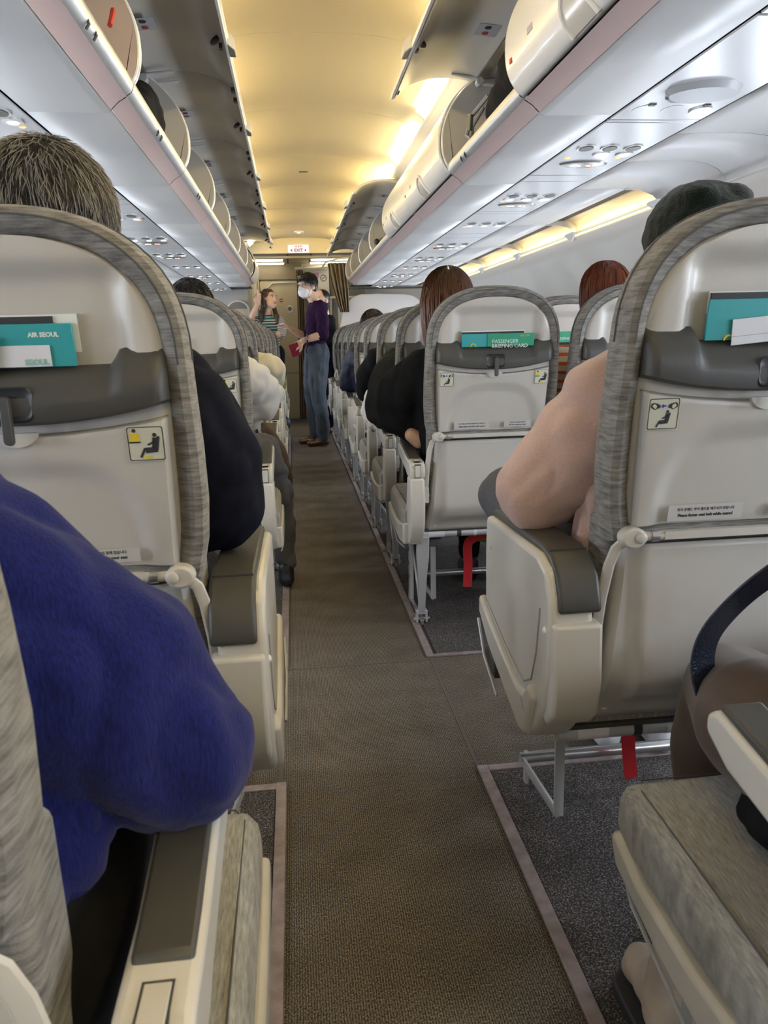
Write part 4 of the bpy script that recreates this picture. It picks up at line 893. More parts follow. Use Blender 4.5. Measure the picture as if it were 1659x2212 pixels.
class Head:
    def __init__(s,c,yaw=0,pitch=0,roll=0,k=1.0):
        s.c=Vector(c); s.k=k; s.M=(Matrix.Rotation(yaw,3,'Z')@Matrix.Rotation(roll,3,'Y')@Matrix.Rotation(pitch,3,'X')); s.e=s.M.to_euler()
    def P(s,x,y,z): return s.c+s.M@Vector((x,y,z))*s.k
    def body(s):   # local +y is where the face looks
        k=s.k; E=s.e
        def e(x,y,z,a,b,c): return ('e',s.P(x,y,z),(a*k,b*k,c*k),E)
        return [e(0,-0.012,0.030,0.074,0.092,0.088),e(0,0.020,-0.020,0.062,0.070,0.085),e(0,0.050,-0.078,0.036,0.036,0.032),e(-0.035,0.035,-0.055,0.026,0.035,0.034),e(0.035,0.035,-0.055,0.026,0.035,0.034),
                ('c',s.P(0,0.080,0.015),0.010*k,s.P(0,0.100,-0.022),0.014*k),e(0,0.083,-0.052,0.022,0.014,0.011),e(-0.076,-0.005,-0.005,0.010,0.020,0.030),e(0.076,-0.005,-0.005,0.010,0.020,0.030),
                e(0,0.078,0.035,0.050,0.016,0.014)]
    def face(s,par,lips=(0.45,0.12,0.10),brow=None,eyes=True):
        o=par.location; lm=mat('lips',lips,0.4); 
        for sx in (-1,1):
            if eyes:
                q=obj('eye',MB().ell((0,0,0),(0.0125*s.k,0.008*s.k,0.0065*s.k),s.e),paper,par,loc=s.P(sx*0.031,0.083,0.008)-o); obj('iris',MB().ell((0,0,0),(0.0055*s.k,0.005*s.k,0.0058*s.k)),ink,q,loc=s.M@Vector((0,0.006,0))*s.k)
            obj('eyebrow',MB().ell((0,0,0),(0.018*s.k,0.006*s.k,0.0035*s.k),s.e),brow or hair_b,par,loc=s.P(sx*0.032,0.090,0.030)-o)
        obj('mouth',MB().ell((0,0,0),(0.022*s.k,0.008*s.k,0.0075*s.k),s.e),lm,par,loc=s.P(0,0.095,-0.052)-o)
def strands(center,rad,n,L,r,down=1.0,curl=0.3,seed=1,zmin=-0.6,steps=5,parting=None,jit=0.004,ymax=1.0,lift=1.0):
    """fine tapered locks rooted on an ellipsoid scalp"""
    rnd=random.Random(seed); mb=MB(); c=Vector(center)
    while n>0:
        v=Vector((rnd.gauss(0,1),rnd.gauss(0,1),rnd.gauss(0,1))).normalized()
        if v.z<zmin or v.y>ymax: continue
        n-=1
        p=Vector((v.x*rad[0],v.y*rad[1],v.z*rad[2])); pts=[]; l=L*rnd.uniform(0.6,1.15); d=Vector((rnd.gauss(0,curl),rnd.gauss(0,curl),-down+rnd.gauss(0,curl)))
        for k in range(steps+1):
            nn=Vector((p.x/rad[0]**2,p.y/rad[1]**2,p.z/rad[2]**2)).normalized()
            t=(d-nn*d.dot(nn)); 
            if t.length<1e-4: t=Vector((rnd.gauss(0,1),rnd.gauss(0,1),0))
            t.normalize(); q=p.copy(); s_=math.sqrt((p.x/rad[0])**2+(p.y/rad[1])**2+(p.z/rad[2])**2)
            q=q/s_ if p.z>-0.2*rad[2] else p
            pts.append(c+q+nn*(jit*lift*(0.3+k*0.25)+rnd.uniform(0,0.0015)))
            if p.z<-0.1*rad[2] and down>1.5: t=(t*0.2+Vector((0,0,-1))).normalized()
            p=q+t*l/steps; d=d+Vector((rnd.gauss(0,curl*0.4),rnd.gauss(0,curl*0.4),0))
        mb.tube(pts,[r,r*1.2,r*1.1,r,r*0.7,r*0.3][:len(pts)],3)
    return mb
def hand(base,dirv,normal,k=1.0,curl=0.6,side=1):
    """palm plus five unequal bent fingers; dirv along the fingers, normal out of the back of the hand"""
    b=Vector(base); d=Vector(dirv).normalized(); n=Vector(normal); n=(n-d*n.dot(d)).normalized(); s=d.cross(n)*side; pr=[]
    for j in range(4):
        o=(j-1.5)*0.019*k; root=b+d*0.075*k+s*o; pr.append(('c',b+s*o*0.6,0.014*k,root,0.012*k))
        L=[0.066,0.075,0.070,0.054][j]*k; p=root; dd=d.copy(); r=0.0088*k
        for i in range(3):
            dd=(dd*math.cos(curl*0.75)-n*math.sin(curl*0.75)).normalized() if i else (dd*math.cos(curl*0.4)-n*math.sin(curl*0.4)).normalized()
            nn=n; q=p+dd*L*(0.42,0.32,0.26)[i]; pr.append(('c',p,r,q,r*0.9)); r*=0.9; p=q
    t0=b+d*0.02*k-s*0.022*k; t1=t0+(d*0.6-s*0.7-n*0.2).normalized()*0.035*k; t2=t1+(d*0.9-s*0.25-n*0.35).normalized()*0.032*k
    pr+= [('c',t0,0.014*k,t1,0.0115*k),('c',t1,0.0112*k,t2,0.009*k)]
    return pr
def seated(label,cx,yb,head,hk,top_m,trou_m,arm=None,arm_s=-1,hair_m=None,hair_fn=None,vox=0.011,lean=0,tw=0.175,knees=True,amp=0.011,sleeve_r=(0.082,0.075,0.066,0.055),foot_y=0.62,shoe_m=None,top_name='jacket'):
    t=thing('person',label,'person',(cx,yb+0.25,0.46))
    hx,hy,hz=head; H=Head((hx,hy,hz),k=hk)
    neck=Vector((cx+(hx-cx)*0.75,yb+0.16+(hy-yb-0.16)*0.6,1.01)); 
    body=H.body()+[('c',H.P(0,-0.02,-0.04),0.052*hk,neck,0.055)]
    tor=[('c',(cx-0.09,yb+0.17,0.565),0.088,(cx+0.09,yb+0.17,0.565),0.088),('c',(cx-tw*0.45,yb+0.16,0.60),0.10,(cx-tw*0.55+lean*0.5,yb+0.16,0.86),0.105),('c',(cx+tw*0.45,yb+0.16,0.60),0.10,(cx+tw*0.55+lean*0.5,yb+0.16,0.86),0.105),
         ('c',(cx-tw+lean,yb+0.17,0.915),0.072,(cx+tw+lean,yb+0.17,0.915),0.072),('c',(cx+lean,yb+0.16,0.92),0.09,neck,0.06)]
    body+=[(p[0],p[1],p[2]*0.85,p[3],p[4]*0.85) for p in tor]
    top=list(tor)
    for s in (-1,1):
        if arm and s==arm_s: pts=[Vector(a) for a in arm]
        else: pts=[Vector((cx+s*tw+lean,yb+0.17,0.915)),Vector((cx+s*(tw+0.015),yb+0.24,0.70)),Vector((cx+s*0.09,yb+0.42,0.66))]
        rs=list(sleeve_r)[:len(pts)]; top+=cap_prims(pts,rs); body+=cap_prims(pts,[r*0.6 for r in rs])
        e=pts[-1]; d=(pts[-1]-pts[-2]).normalized(); body+=hand(e+d*0.03,d,(0,0,1),0.9,0.5,s)
    tr=[]
    for s in (-1,1):
        pts=[(cx+s*0.085,yb+0.20,0.545),(cx+s*0.10,yb+0.40,0.545),(cx+s*0.11,yb+0.60,0.53),(cx+s*0.11,yb+foot_y,0.30),(cx+s*0.11,yb+foot_y,0.12)]
        if knees is not True and s in knees: pts=knees[s]
        tr+=cap_prims(pts,[0.092,0.078,0.066,0.054,0.046]); body+=cap_prims(pts,[0.07,0.06,0.05,0.042,0.035])
        f=Vector(pts[-1]); o=blob('shoe',[('c',(f.x,f.y-0.03,0.038),0.036,(f.x,f.y+0.12,0.034),0.032),('c',(f.x,f.y-0.02,0.08),0.036,(f.x,f.y,0.045),0.036)],shoe_m or blackl,t,0.012,3)
        body+=[('c',f,0.03,(f.x,f.y,0.06),0.03)]
    blob('body',body,skin,t,vox*0.8,3)
    blob(top_name,top,top_m,t,vox,5,amp,9,(1,1,0.8))
    blob('trousers',tr,trou_m,t,vox,4,amp*0.6,10)
    if hair_m: hair_fn(H,t,hair_m)
    return t,H
def short_hair(H,t,m,n=900,L=0.045,r=0.0011,seed=3):
    k=H.k; o=blob('hair',[('e',H.P(0,-0.018,0.040),(0.082*k,0.098*k,0.090*k),H.e),('e',H.P(0,-0.040,0.0),(0.076*k,0.075*k,0.085*k),H.e)],m,t,0.008,3,0.004,30)
    s=obj('hair_locks',strands(H.P(0,-0.018,0.032),(0.084*k,0.100*k,0.094*k),n,L,r,1.0,0.5,seed,-0.55,5,ymax=0.8),m,t); s.location=-t.location
    return o
# ---- grey-haired man in the nearest left seat, dark jacket
t,H=seated('grey-haired person in a navy jacket in the nearest left seat',-0.352,1.06,(-0.352,1.285,1.186),1.05,navy,blackc,
  arm=[(-0.185,1.22,0.925),(-0.148,1.23,0.84),(-0.135,1.24,0.762),(-0.26,1.36,0.74)],arm_s=1,hair_m=None,vox=0.009,sleeve_r=(0.090,0.088,0.074,0.060),tw=0.18)
k=H.k
blob('hair',[('e',H.P(0,-0.016,0.036),(0.086*k,0.100*k,0.090*k),H.e),('e',H.P(0,-0.045,-0.005),(0.078*k,0.066*k,0.080*k),H.e)],hair_g,t,0.005,3,0.0035,40)
s=obj('hair_locks',strands(H.P(0,-0.016,0.028),(0.089*k,0.102*k,0.097*k),9000,0.034,0.0005,1.4,0.20,11,-0.72,5,ymax=0.9,jit=0.004),hair_g,t); s.location=-t.location
s=obj('hair_locks',strands(H.P(0,-0.018,0.030),(0.090*k,0.103*k,0.097*k),1700,0.030,0.00042,1.4,0.26,12,-0.5,5,ymax=0.9,jit=0.005),mat('silver_hair',(0.25,0.235,0.205),0.6),t); s.location=-t.location
blob('collar',[('e',(-0.30,1.15,1.035),(0.085,0.07,0.030),(0,0.35,0))],navy,t,0.008,3)
# ---- blue sweater passenger in the front left corner
t=thing('person','person in a bulky blue knit sweater at the left edge, elbow on the armrest','person',(-0.37,0.62,0.46))
body=[]; H=Head((-0.36,0.70,1.14),yaw=0.2,pitch=-0.25)
sl=[Vector(p) for p in ((-0.285,0.565,0.865),(-0.222,0.575,0.805),(-0.160,0.588,0.745),(-0.112,0.600,0.690),(-0.155,0.655,0.682),(-0.27,0.74,0.665))]
srr=[0.098,0.096,0.086,0.070,0.062,0.052]
tor=[('e',(-0.375,0.545,0.655),(0.215,0.115,0.125)),('c',(-0.47,0.56,0.66),0.10,(-0.45,0.60,0.86),0.10),('c',(-0.29,0.56,0.68),0.10,(-0.31,0.58,0.86),0.105),('c',(-0.54,0.60,0.90),0.08,(-0.29,0.575,0.875),0.085),('c',(-0.38,0.60,0.92),0.08,(-0.365,0.65,1.0),0.06)]
lsl=cap_prims([(-0.54,0.60,0.88),(-0.56,0.64,0.72),(-0.45,0.80,0.66)],[0.08,0.07,0.055])
body=H.body()+[('c',H.P(0,-0.02,-0.04),0.05,(-0.37,0.64,0.98),0.055)]+[(p[0],p[1],p[2]*0.8,p[3],p[4]*0.8) for p in tor[1:]]+cap_prims(sl,[r*0.55 for r in srr])+hand((-0.29,0.755,0.675),(-0.8,0.6,-0.1),(0,0,1),1.0,0.5,1)+hand((-0.44,0.82,0.655),(0.5,0.8,-0.1),(0,0,1),1.0,0.5,-1)+cap_prims([(-0.54,0.60,0.88),(-0.56,0.64,0.72),(-0.45,0.80,0.66)],[0.05,0.04,0.03])
tr=[]
for s in (-1,1):
    tr+=cap_prims([(-0.37+s*0.125,0.54,0.555),(-0.37+s*0.135,0.80,0.550),(-0.37+s*0.13,0.965,0.52),(-0.37+s*0.12,0.975,0.12)],[0.100,0.090,0.070,0.048])
    body+=cap_prims([(-0.37+s*0.085,0.60,0.545),(-0.37+s*0.10,0.82,0.545),(-0.37+s*0.11,0.965,0.52),(-0.37+s*0.11,0.975,0.06)],[0.07,0.06,0.05,0.03])
    blob('shoe',[('c',(-0.37+s*0.11,0.95,0.038),0.036,(-0.37+s*0.11,1.07,0.034),0.032)],blackl,t,0.012,3)
blob('body',body,skin,t,0.009,3)
blob('sweater',tor+cap_prims(sl,srr)+lsl,blue_k,t,0.006,6,0.014,9.0,(1.3,1,0.45))
# ribbed seam along the sleeve, hem folds at the waist
blob('sweater_hem',[('e',(-0.335,0.545,0.585),(0.150,0.085,0.045),(0,0.1,0)),('c',(-0.215,0.53,0.60),0.040,(-0.19,0.56,0.70),0.045)],blue_k,t,0.007,5,0.012,14,(1,1,0.4))
blob('trousers',tr,blackc,t,0.010,4,0.004,10)
short_hair(H,t,hair_b,200)
# ---- pink sweatshirt passenger in the nearest right seat
t,H=seated('person in a pink sweatshirt and dark green felt hat in the nearest right seat',0.668,1.095,(0.738,1.40,1.156),0.90,pinkc,greyc,
  arm=[(0.592,1.27,0.918),(0.500,1.285,0.835),(0.415,1.305,0.752),(0.53,1.40,0.725)],arm_s=-1,vox=0.0075,sleeve_r=(0.102,0.098,0.072,0.056),tw=0.15,amp=0.008,shoe_m=paper,top_name='sweatshirt',
  knees={-1:[(0.585,1.30,0.55),(0.53,1.50,0.60),(0.475,1.70,0.662),(0.58,1.73,0.46),(0.735,1.715,0.12)],1:[(0.755,1.30,0.55),(0.77,1.50,0.545),(0.80,1.66,0.53),(0.84,1.68,0.30),(0.86,1.68,0.12)]})
blob('side_fold',cap_prims([(0.56,1.22,0.86),(0.525,1.235,0.72),(0.518,1.23,0.655),(0.52,1.20,0.58)],[0.05,0.056,0.060,0.055]),pinkc,t,0.006,4,0.012,16,(1.4,1,0.35))
obj('armhole_seam',MB().tube([(0.560,1.176,0.990),(0.528,1.166,0.93),(0.505,1.163,0.86),(0.502,1.166,0.80),(0.515,1.172,0.755)],0.0022,6),mat('pink_seam',(0.50,0.32,0.26),0.9),t,loc=-t.location)
k=0.88
blob('felt_hat',[('e',H.P(0,-0.005,0.038),(0.092,0.105,0.092),H.e),('e',H.P(-0.028,-0.045,0.098),(0.042,0.055,0.028)),('e',H.P(0.040,-0.030,0.095),(0.042,0.060,0.032)),('e',H.P(0,-0.040,-0.01),(0.090,0.080,0.05))],beanie_m,t,0.005,4,0.0025,35)
blob('hair',[('e',H.P(0,-0.035,-0.03),(0.086,0.075,0.085),H.e)],hair_b,t,0.008,3,0.003,30)
# ---- bob-haired passenger one row ahead
def bob(H,t,m):
    k=H.k; pr=[('e',H.P(0,-0.014,0.030),(0.092*k,0.102*k,0.098*k)),('e',H.P(0,-0.030,-0.045),(0.092*k,0.084*k,0.092*k))]
    for a in range(-5,6):
        q=a*0.42; pr.append(('c',H.P(0.080*math.sin(q),-0.02-0.075*math.cos(q),-0.02),0.022,H.P(0.074*math.sin(q),-0.02-0.068*math.cos(q),-0.150+0.05*abs(a)/5),0.017))
    o=blob('hair',pr,m,t,0.005,6,0.0,orig=H.P(0,0,-0.13))
    s=obj('hair_locks',strands(Vector((0,-0.02,0.155)),(0.095*k,0.106*k,0.104*k),1500,0.21,0.0013,2.0,0.10,21,0.0,5,ymax=0.5,jit=0.002),m,t); s.location=H.P(0,0,-0.13)-t.location
    return o
t,H=seated('bob-haired person in black leaning out of the briefing-card seat',0.600,2.51,(0.553,2.80,1.135),0.93,blackc,blackc,
  arm=[(0.455,2.70,0.900),(0.385,2.73,0.835),(0.375,2.76,0.765),(0.455,2.74,0.685)],arm_s=-1,hair_m=hair_bob,hair_fn=bob,vox=0.008,sleeve_r=(0.088,0.095,0.088,0.056),tw=0.16,amp=0.012,top_name='shirt')
blob('bare_elbow',cap_prims([(0.398,2.66,0.690),(0.425,2.66,0.672),(0.47,2.70,0.675)],[0.026,0.032,0.030]),skin_arm,t,0.006,4)
# ---- charcoal shirt passenger behind
t,H=seated('person in a charcoal shirt whose rounded shoulder leans into the aisle, third row right',0.60,3.247,(0.66,3.40,1.05),0.95,charc,blackc,
  arm=[(0.445,3.38,0.87),(0.400,3.38,0.80),(0.390,3.40,0.71),(0.50,3.50,0.68)],arm_s=-1,hair_m=hair_b,hair_fn=short_hair,sleeve_r=(0.095,0.092,0.082,0.055),tw=0.15)
# ---- auburn-haired passenger beside
def helmet(H,t,m):
    k=H.k; o=blob('hair',[('e',H.P(0,-0.012,0.038),(0.090*k,0.104*k,0.096*k)),('e',H.P(0,-0.038,-0.040),(0.084*k,0.076*k,0.085*k))],m,t,0.006,4,0.002,30)
    s=obj('hair_locks',strands(H.P(0,-0.014,0.035),(0.092*k,0.105*k,0.099*k),700,0.12,0.0013,1.6,0.12,31,-0.2,5,ymax=0.7,jit=0.002),m,t); s.location=-t.location; return o
t,H=seated('auburn-haired person with orange-striped knit sleeve beyond the briefing-card seat',1.07,2.47,(1.128,2.78,1.150),0.92,stripes_o,blackc,
  arm=[(0.945,2.63,0.90),(0.925,2.66,0.82),(0.93,2.72,0.72),(1.0,2.85,0.68)],arm_s=-1,hair_m=hair_o,hair_fn=helmet,sleeve_r=(0.075,0.068,0.060,0.05),tw=0.14,top_name='striped_sweater')
# ---- row with black jacket
seated('person in a rounded black jacket leaning over the armrest, fourth row right',0.60,3.984,(0.70,4.15,1.03),0.95,blackc,blackc,
  arm=[(0.46,4.20,0.89),(0.41,4.22,0.83),(0.405,4.25,0.745),(0.50,4.35,0.70)],arm_s=-1,hair_m=hair_b,hair_fn=short_hair,sleeve_r=(0.085,0.082,0.075,0.052),tw=0.14,vox=0.013)
# ---- navy quilted, messy hair
def messy(H,t,m): return short_hair(H,t,m,700,0.07,0.0016,41)
seated('messy-haired person in a navy quilted jacket far along the right seats',0.60,5.458,(0.585,5.72,1.10),1.05,navyq,navy,
  arm=[(0.455,5.66,0.90),(0.415,5.68,0.83),(0.400,5.70,0.72),(0.48,5.85,0.68)],arm_s=-1,hair_m=hair_br,hair_fn=messy,sleeve_r=(0.085,0.080,0.078,0.055),tw=0.14,vox=0.013)
# ---- left block passengers
seated('black-haired person in a white jacket in the left seat after the exit row',-0.375,2.55,(-0.338,2.79,1.125),0.88,whitec,greyc,
  arm=[(-0.195,2.76,0.90),(-0.150,2.84,0.88),(-0.118,2.90,0.825),(-0.22,3.00,0.72)],arm_s=1,hair_m=hair_b,hair_fn=short_hair,sleeve_r=(0.085,0.080,0.072,0.055),tw=0.15,amp=0.022,
  knees={1:[(-0.29,2.75,0.55),(-0.21,2.95,0.60),(-0.135,3.10,0.605),(-0.085,3.16,0.40),(-0.075,3.18,0.12)],-1:[(-0.46,2.75,0.55),(-0.47,2.95,0.545),(-0.48,3.12,0.53),(-0.48,3.14,0.30),(-0.48,3.14,0.12)]})
seated('person in a puffy cream jacket one row beyond the white jacket on the left',-0.38,3.29,(-0.42,3.48,1.05),0.95,creamc,khaki,
  arm=[(-0.19,3.52,0.88),(-0.125,3.58,0.90),(-0.105,3.64,0.88),(-0.20,3.75,0.72)],arm_s=1,hair_m=hair_b,hair_fn=short_hair,sleeve_r=(0.085,0.080,0.070,0.055),tw=0.15,amp=0.018,vox=0.012)
seated('person in mustard yellow sleeve farther along the left seats',-0.38,5.50,(-0.42,5.70,1.03),0.9,yellowc,navy,
  arm=[(-0.19,5.72,0.86),(-0.145,5.74,0.80),(-0.125,5.78,0.72),(-0.22,5.90,0.68)],arm_s=1,hair_m=hair_b,hair_fn=short_hair,sleeve_r=(0.075,0.070,0.066,0.05),tw=0.14,vox=0.014)
o=blob('coat',cap_prims([(-0.135,3.30,0.66),(-0.085,3.34,0.56),(-0.062,3.36,0.44),(-0.055,3.36,0.24)],[0.030,0.036,0.034,0.020]),khaki,None,0.007,3,0.004,14,orig=(-0.08,3.34,0.2)); tag(o,'brown coat hanging down beside the grey trouser leg on the left','coat')
o=blob('sweatshirt',cap_prims([(0.455,4.06,0.78),(0.400,4.02,0.735),(0.365,4.00,0.655),(0.395,3.93,0.60)],[0.035,0.042,0.034,0.032])+cap_prims([(0.40,4.02,0.72),(0.415,3.92,0.64),(0.385,3.90,0.585)],[0.034,0.034,0.028]),whitec,None,0.006,3,0.006,18,orig=(0.4,4.0,0.6)); tag(o,'crumpled white sweatshirt hanging over an armrest on the right','clothing')
o=blob('bag',[('e',(-0.088,6.30,0.375),(0.042,0.06,0.055))],navyq,None,0.006,2,orig=(-0.088,6.30,0.33)); tag(o,'small round navy bag sticking out beside the far left armrests','bag')
# ---- stockinged leg passenger at lower right
t=thing('person','person in dark stockings and black skirt seated at the lower right corner','person',(0.66,0.62,0.46))
body=[]; st=[]
for s,kx in ((-1,0.615),(1,0.80)):
    pts=[(0.66+s*0.09,0.62,0.545),(0.64+s*0.095,0.80,0.552),(kx,0.985,0.508),(kx-0.012,1.005,0.40),(kx-0.005,0.985,0.20),(kx,0.98,0.08)]
    st+=cap_prims(pts,[0.088,0.080,0.066,0.060,0.046,0.036]); body+=cap_prims(pts,[0.07,0.062,0.05,0.045,0.034,0.028])
    blob('shoe',[('c',(kx,0.96,0.040),0.036,(kx,1.08,0.034),0.032)],blackl,t,0.010,3)
tor=[('c',(0.58,0.56,0.58),0.10,(0.74,0.56,0.58),0.10),('c',(0.60,0.55,0.62),0.10,(0.60,0.53,0.88),0.10),('c',(0.74,0.55,0.62),0.10,(0.74,0.53,0.88),0.10),('c',(0.52,0.53,0.92),0.07,(0.82,0.53,0.92),0.07),('c',(0.67,0.53,0.92),0.08,(0.67,0.54,1.02),0.055)]
armr=cap_prims([(0.52,0.53,0.91),(0.535,0.55,0.74),(0.59,0.66,0.68)],[0.065,0.052,0.04]); arml=cap_prims([(0.82,0.53,0.91),(0.84,0.56,0.72),(0.77,0.66,0.68)],[0.065,0.052,0.04])
H=Head((0.67,0.58,1.14)); body+=H.body()+[('c',H.P(0,-0.02,-0.04),0.048,(0.67,0.54,1.0),0.05)]+[(p[0],p[1],p[2]*0.8,p[3],p[4]*0.8) for p in tor+armr+arml]+hand((0.60,0.68,0.675),(0.2,1,-0.1),(0,0,1),0.9,0.5,1)+hand((0.76,0.68,0.675),(-0.2,1,-0.1),(0,0,1),0.9,0.5,-1)
blob('body',body,skin,t,0.009,3); blob('stockings',st,nylon,t,0.008,4)
blob('black_top',tor+armr+arml,blackc,t,0.010,4,0.004,12)
blob('black_skirt',cap_prims([(0.58,0.58,0.55),(0.575,0.68,0.560),(0.585,0.76,0.562)],[0.10,0.094,0.086])+cap_prims([(0.74,0.58,0.55),(0.74,0.68,0.560),(0.74,0.76,0.562)],[0.10,0.094,0.086])+cap_prims([(0.515,0.60,0.50),(0.500,0.72,0.485),(0.53,0.77,0.485)],[0.035,0.026,0.022]),blackc,t,0.007,4,0.006,16)
helmet(H,t,hair_b)
# leather bag strap
def ribbon(pts,w,n=40,th=0.003):
    P=[Vector(p) for p in pts]; out=[]
    for i in range(len(P)-1):
        p0=P[max(i-1,0)];p1=P[i];p2=P[i+1];p3=P[min(i+2,len(P)-1)]
        for k in range(8):
            t=k/8; out.append(0.5*((2*p1)+(-p0+p2)*t+(2*p0-5*p1+4*p2-p3)*t*t+(-p0+3*p1-3*p2+p3)*t**3))
    out.append(P[-1]); rs=[]
    for i,p in enumerate(out):
        tg=(out[min(i+1,len(out)-1)]-out[max(i-1,0)]).normalized(); side=tg.cross(Vector(w[1])).normalized(); nn=side.cross(tg).normalized()
        h=w[0]/2; rs.append([p-side*h-nn*th/2,p+side*h-nn*th/2,p+side*h+nn*th/2,p-side*h+nn*th/2])
    return MB().rings(rs)
t=thing('handbag','black handbag on the lap at the right edge with a navy leather strap loop','bag',(0.70,0.70,0.66))
obj('strap',ribbon([(0.68-0.70,0.10,0.125),(0.575-0.70,0.13,0.078),(0.517-0.70,0.16,0.005),(0.500-0.70,0.165,-0.052),(0.512-0.70,0.145,-0.100),(0.56-0.70,0.12,-0.105),(0.62-0.70,0.10,-0.050),(0.68-0.70,0.06,0.01)],(0.042,(-0.35,1,0.15))),strapm,t,bevel=0.001)
blob('pouch',[('e',(0.74,0.66,0.70),(0.12,0.06,0.08))],blackl,t,0.008,3,0.003,12)
# ================================================================== STANDING FIGURES
# --- masked man
t=thing('person','man in purple sweater, white mask and glasses standing in the aisle','person',(0.235,7.65,0.0))
H=Head((0.168,7.66,1.525),yaw=0.95,pitch=-0.05,k=0.98)   # faces left and towards the camera is negative y
H=Head((0.165,7.66,1.525),yaw=PI*0.5+0.75,pitch=-0.06,k=0.98)
body=H.body()+[('c',H.P(0,-0.025,-0.03),0.052,(0.235,7.70,1.38),0.056)]
sw=[('c',(0.255,7.60,1.32),0.075,(0.245,7.80,1.32),0.070),('c',(0.235,7.64,1.28),0.098,(0.225,7.64,1.02),0.095),('c',(0.245,7.76,1.28),0.098,(0.235,7.74,1.02),0.095),('c',(0.225,7.64,1.0),0.098,(0.235,7.66,0.935),0.102),('c',(0.235,7.70,1.33),0.085,(0.232,7.70,1.375),0.062)]
nearA=[(0.275,7.575,1.33),(0.300,7.535,1.19),(0.285,7.52,1.075)]; foreN=[(0.285,7.52,1.075),(0.20,7.50,1.055),(0.095,7.49,1.025)]
farA=[(0.235,7.83,1.32),(0.20,7.86,1.18),(0.13,7.84,1.06)]; foreF=[(0.13,7.84,1.06),(0.06,7.80,1.10),(0.0,7.77,1.135)]
sw+=cap_prims(nearA,[0.068,0.060,0.052])+cap_prims([nearA[-1],(0.262,7.517,1.070)],[0.054,0.050])+cap_prims(farA,[0.066,0.056,0.050])
body+=cap_prims(nearA+foreN[1:],[0.05,0.045,0.042,0.036,0.027])+cap_prims(farA+foreF[1:],[0.05,0.045,0.040,0.034,0.026])
body+=hand((0.085,7.488,1.015),(-0.75,-0.05,-0.55),(-0.1,-0.9,0.5),1.0,0.55,1)+hand((-0.01,7.765,1.14),(-0.75,-0.1,0.5),(0.3,0.1,0.9),0.95,0.75,-1)
legs=[]
for (hp,kn,an) in (((0.245,7.62,0.90),(0.225,7.60,0.50),(0.258,7.62,0.10)),((0.215,7.76,0.90),(0.165,7.78,0.50),(0.182,7.84,0.10))):
    legs+=cap_prims([hp,((hp[0]+kn[0])/2-0.005,(hp[1]+kn[1])/2,0.70),kn,((kn[0]+an[0])/2+0.01,(kn[1]+an[1])/2,0.30),an],[0.112,0.098,0.078,0.070,0.060]); body+=cap_prims([hp,kn,(an[0],an[1],0.06)],[0.08,0.055,0.035])
    sh=blob('shoe',[('c',(an[0]+0.02,an[1],0.045),0.038,(an[0]-0.14,an[1]-0.02,0.032),0.030),('c',(an[0]+0.01,an[1],0.075),0.040,(an[0]-0.05,an[1],0.055),0.036)],browns,t,0.006,3)
    obj('sole',MB().box((an[0]-0.175,an[1]-0.045,0.0),(an[0]+0.060,an[1]+0.035,0.010)),ink,sh,loc=t.location*-1,bevel=0.004)
body+=[(p[0],p[1],p[2]*0.8,p[3],p[4]*0.8) for p in sw[:4]]
blob('body',body,skin,t,0.0055,2)
blob('sweater',sw,purp,t,0.007,4,0.012,11); tr=blob('trousers',legs+[('c',(0.24,7.63,0.925),0.108,(0.235,7.75,0.925),0.105)],denim,t,0.008,4,0.014,9,(1,1,0.5))
k=H.k
blob('hair',[('e',H.P(0,-0.022,0.052),(0.086*k,0.096*k,0.080*k),H.e),('e',H.P(0,-0.050,0.005),(0.080*k,0.062*k,0.075*k),H.e),('e',H.P(0.0,0.055,0.088),(0.062*k,0.040*k,0.026*k),H.e)],hair_b,t,0.006,3,0.004,35)
s=obj('hair_locks',strands(H.P(0,-0.018,0.045),(0.090*k,0.100*k,0.088*k),500,0.05,0.0016,0.8,0.5,51,-0.2,5,ymax=0.9,jit=0.005),hair_b,t); s.location=-t.location
H.face(t,eyes=True)
mk=blob('face_mask',[('e',H.P(0,0.052,-0.048),(0.060,0.056,0.052),H.e),('e',H.P(0,0.085,-0.025),(0.030,0.026,0.036),H.e)],maskm,t,0.005,3,0.0015,40)
for sx in (-1,1): obj('ear_loop',MB().tube([H.P(sx*0.052,0.06,-0.02)-mk.location-t.location,H.P(sx*0.080,-0.005,0.008)-mk.location-t.location,H.P(sx*0.055,0.045,-0.08)-mk.location-t.location],0.002,6),maskm,mk)
g=obj('glasses',MB().tube([H.P(0.012+0.040*0.5+0.024*math.cos(2*PI*i/16),0.102,0.010+0.018*math.sin(2*PI*i/16))-t.location for i in range(17)],0.0016,6).tube([H.P(-0.032+0.024*math.cos(2*PI*i/16),0.102,0.010+0.018*math.sin(2*PI*i/16))-t.location for i in range(17)],0.0016,6).tube([H.P(-0.056,0.10,0.014)-t.location,H.P(-0.080,-0.005,0.012)-t.location],0.0016,6).tube([H.P(0.056,0.10,0.014)-t.location,H.P(0.080,-0.005,0.012)-t.location],0.0016,6).tube([H.P(-0.008,0.105,0.012)-t.location,H.P(0.008,0.105,0.012)-t.location],0.0016,6),greyi,t)
wt=obj('wristwatch',MB().tube([(0.140+0.0*i,7.494+0.034*math.cos(2*PI*i/16),1.040+0.036*math.sin(2*PI*i/16)) for i in range(17)],0.007,6,(1,1)),blackl,t,loc=-t.location)
obj('watch_face',MB().cyl((0.133,7.462,1.046),(0.131,7.452,1.048),0.018,16),greyi,wt)
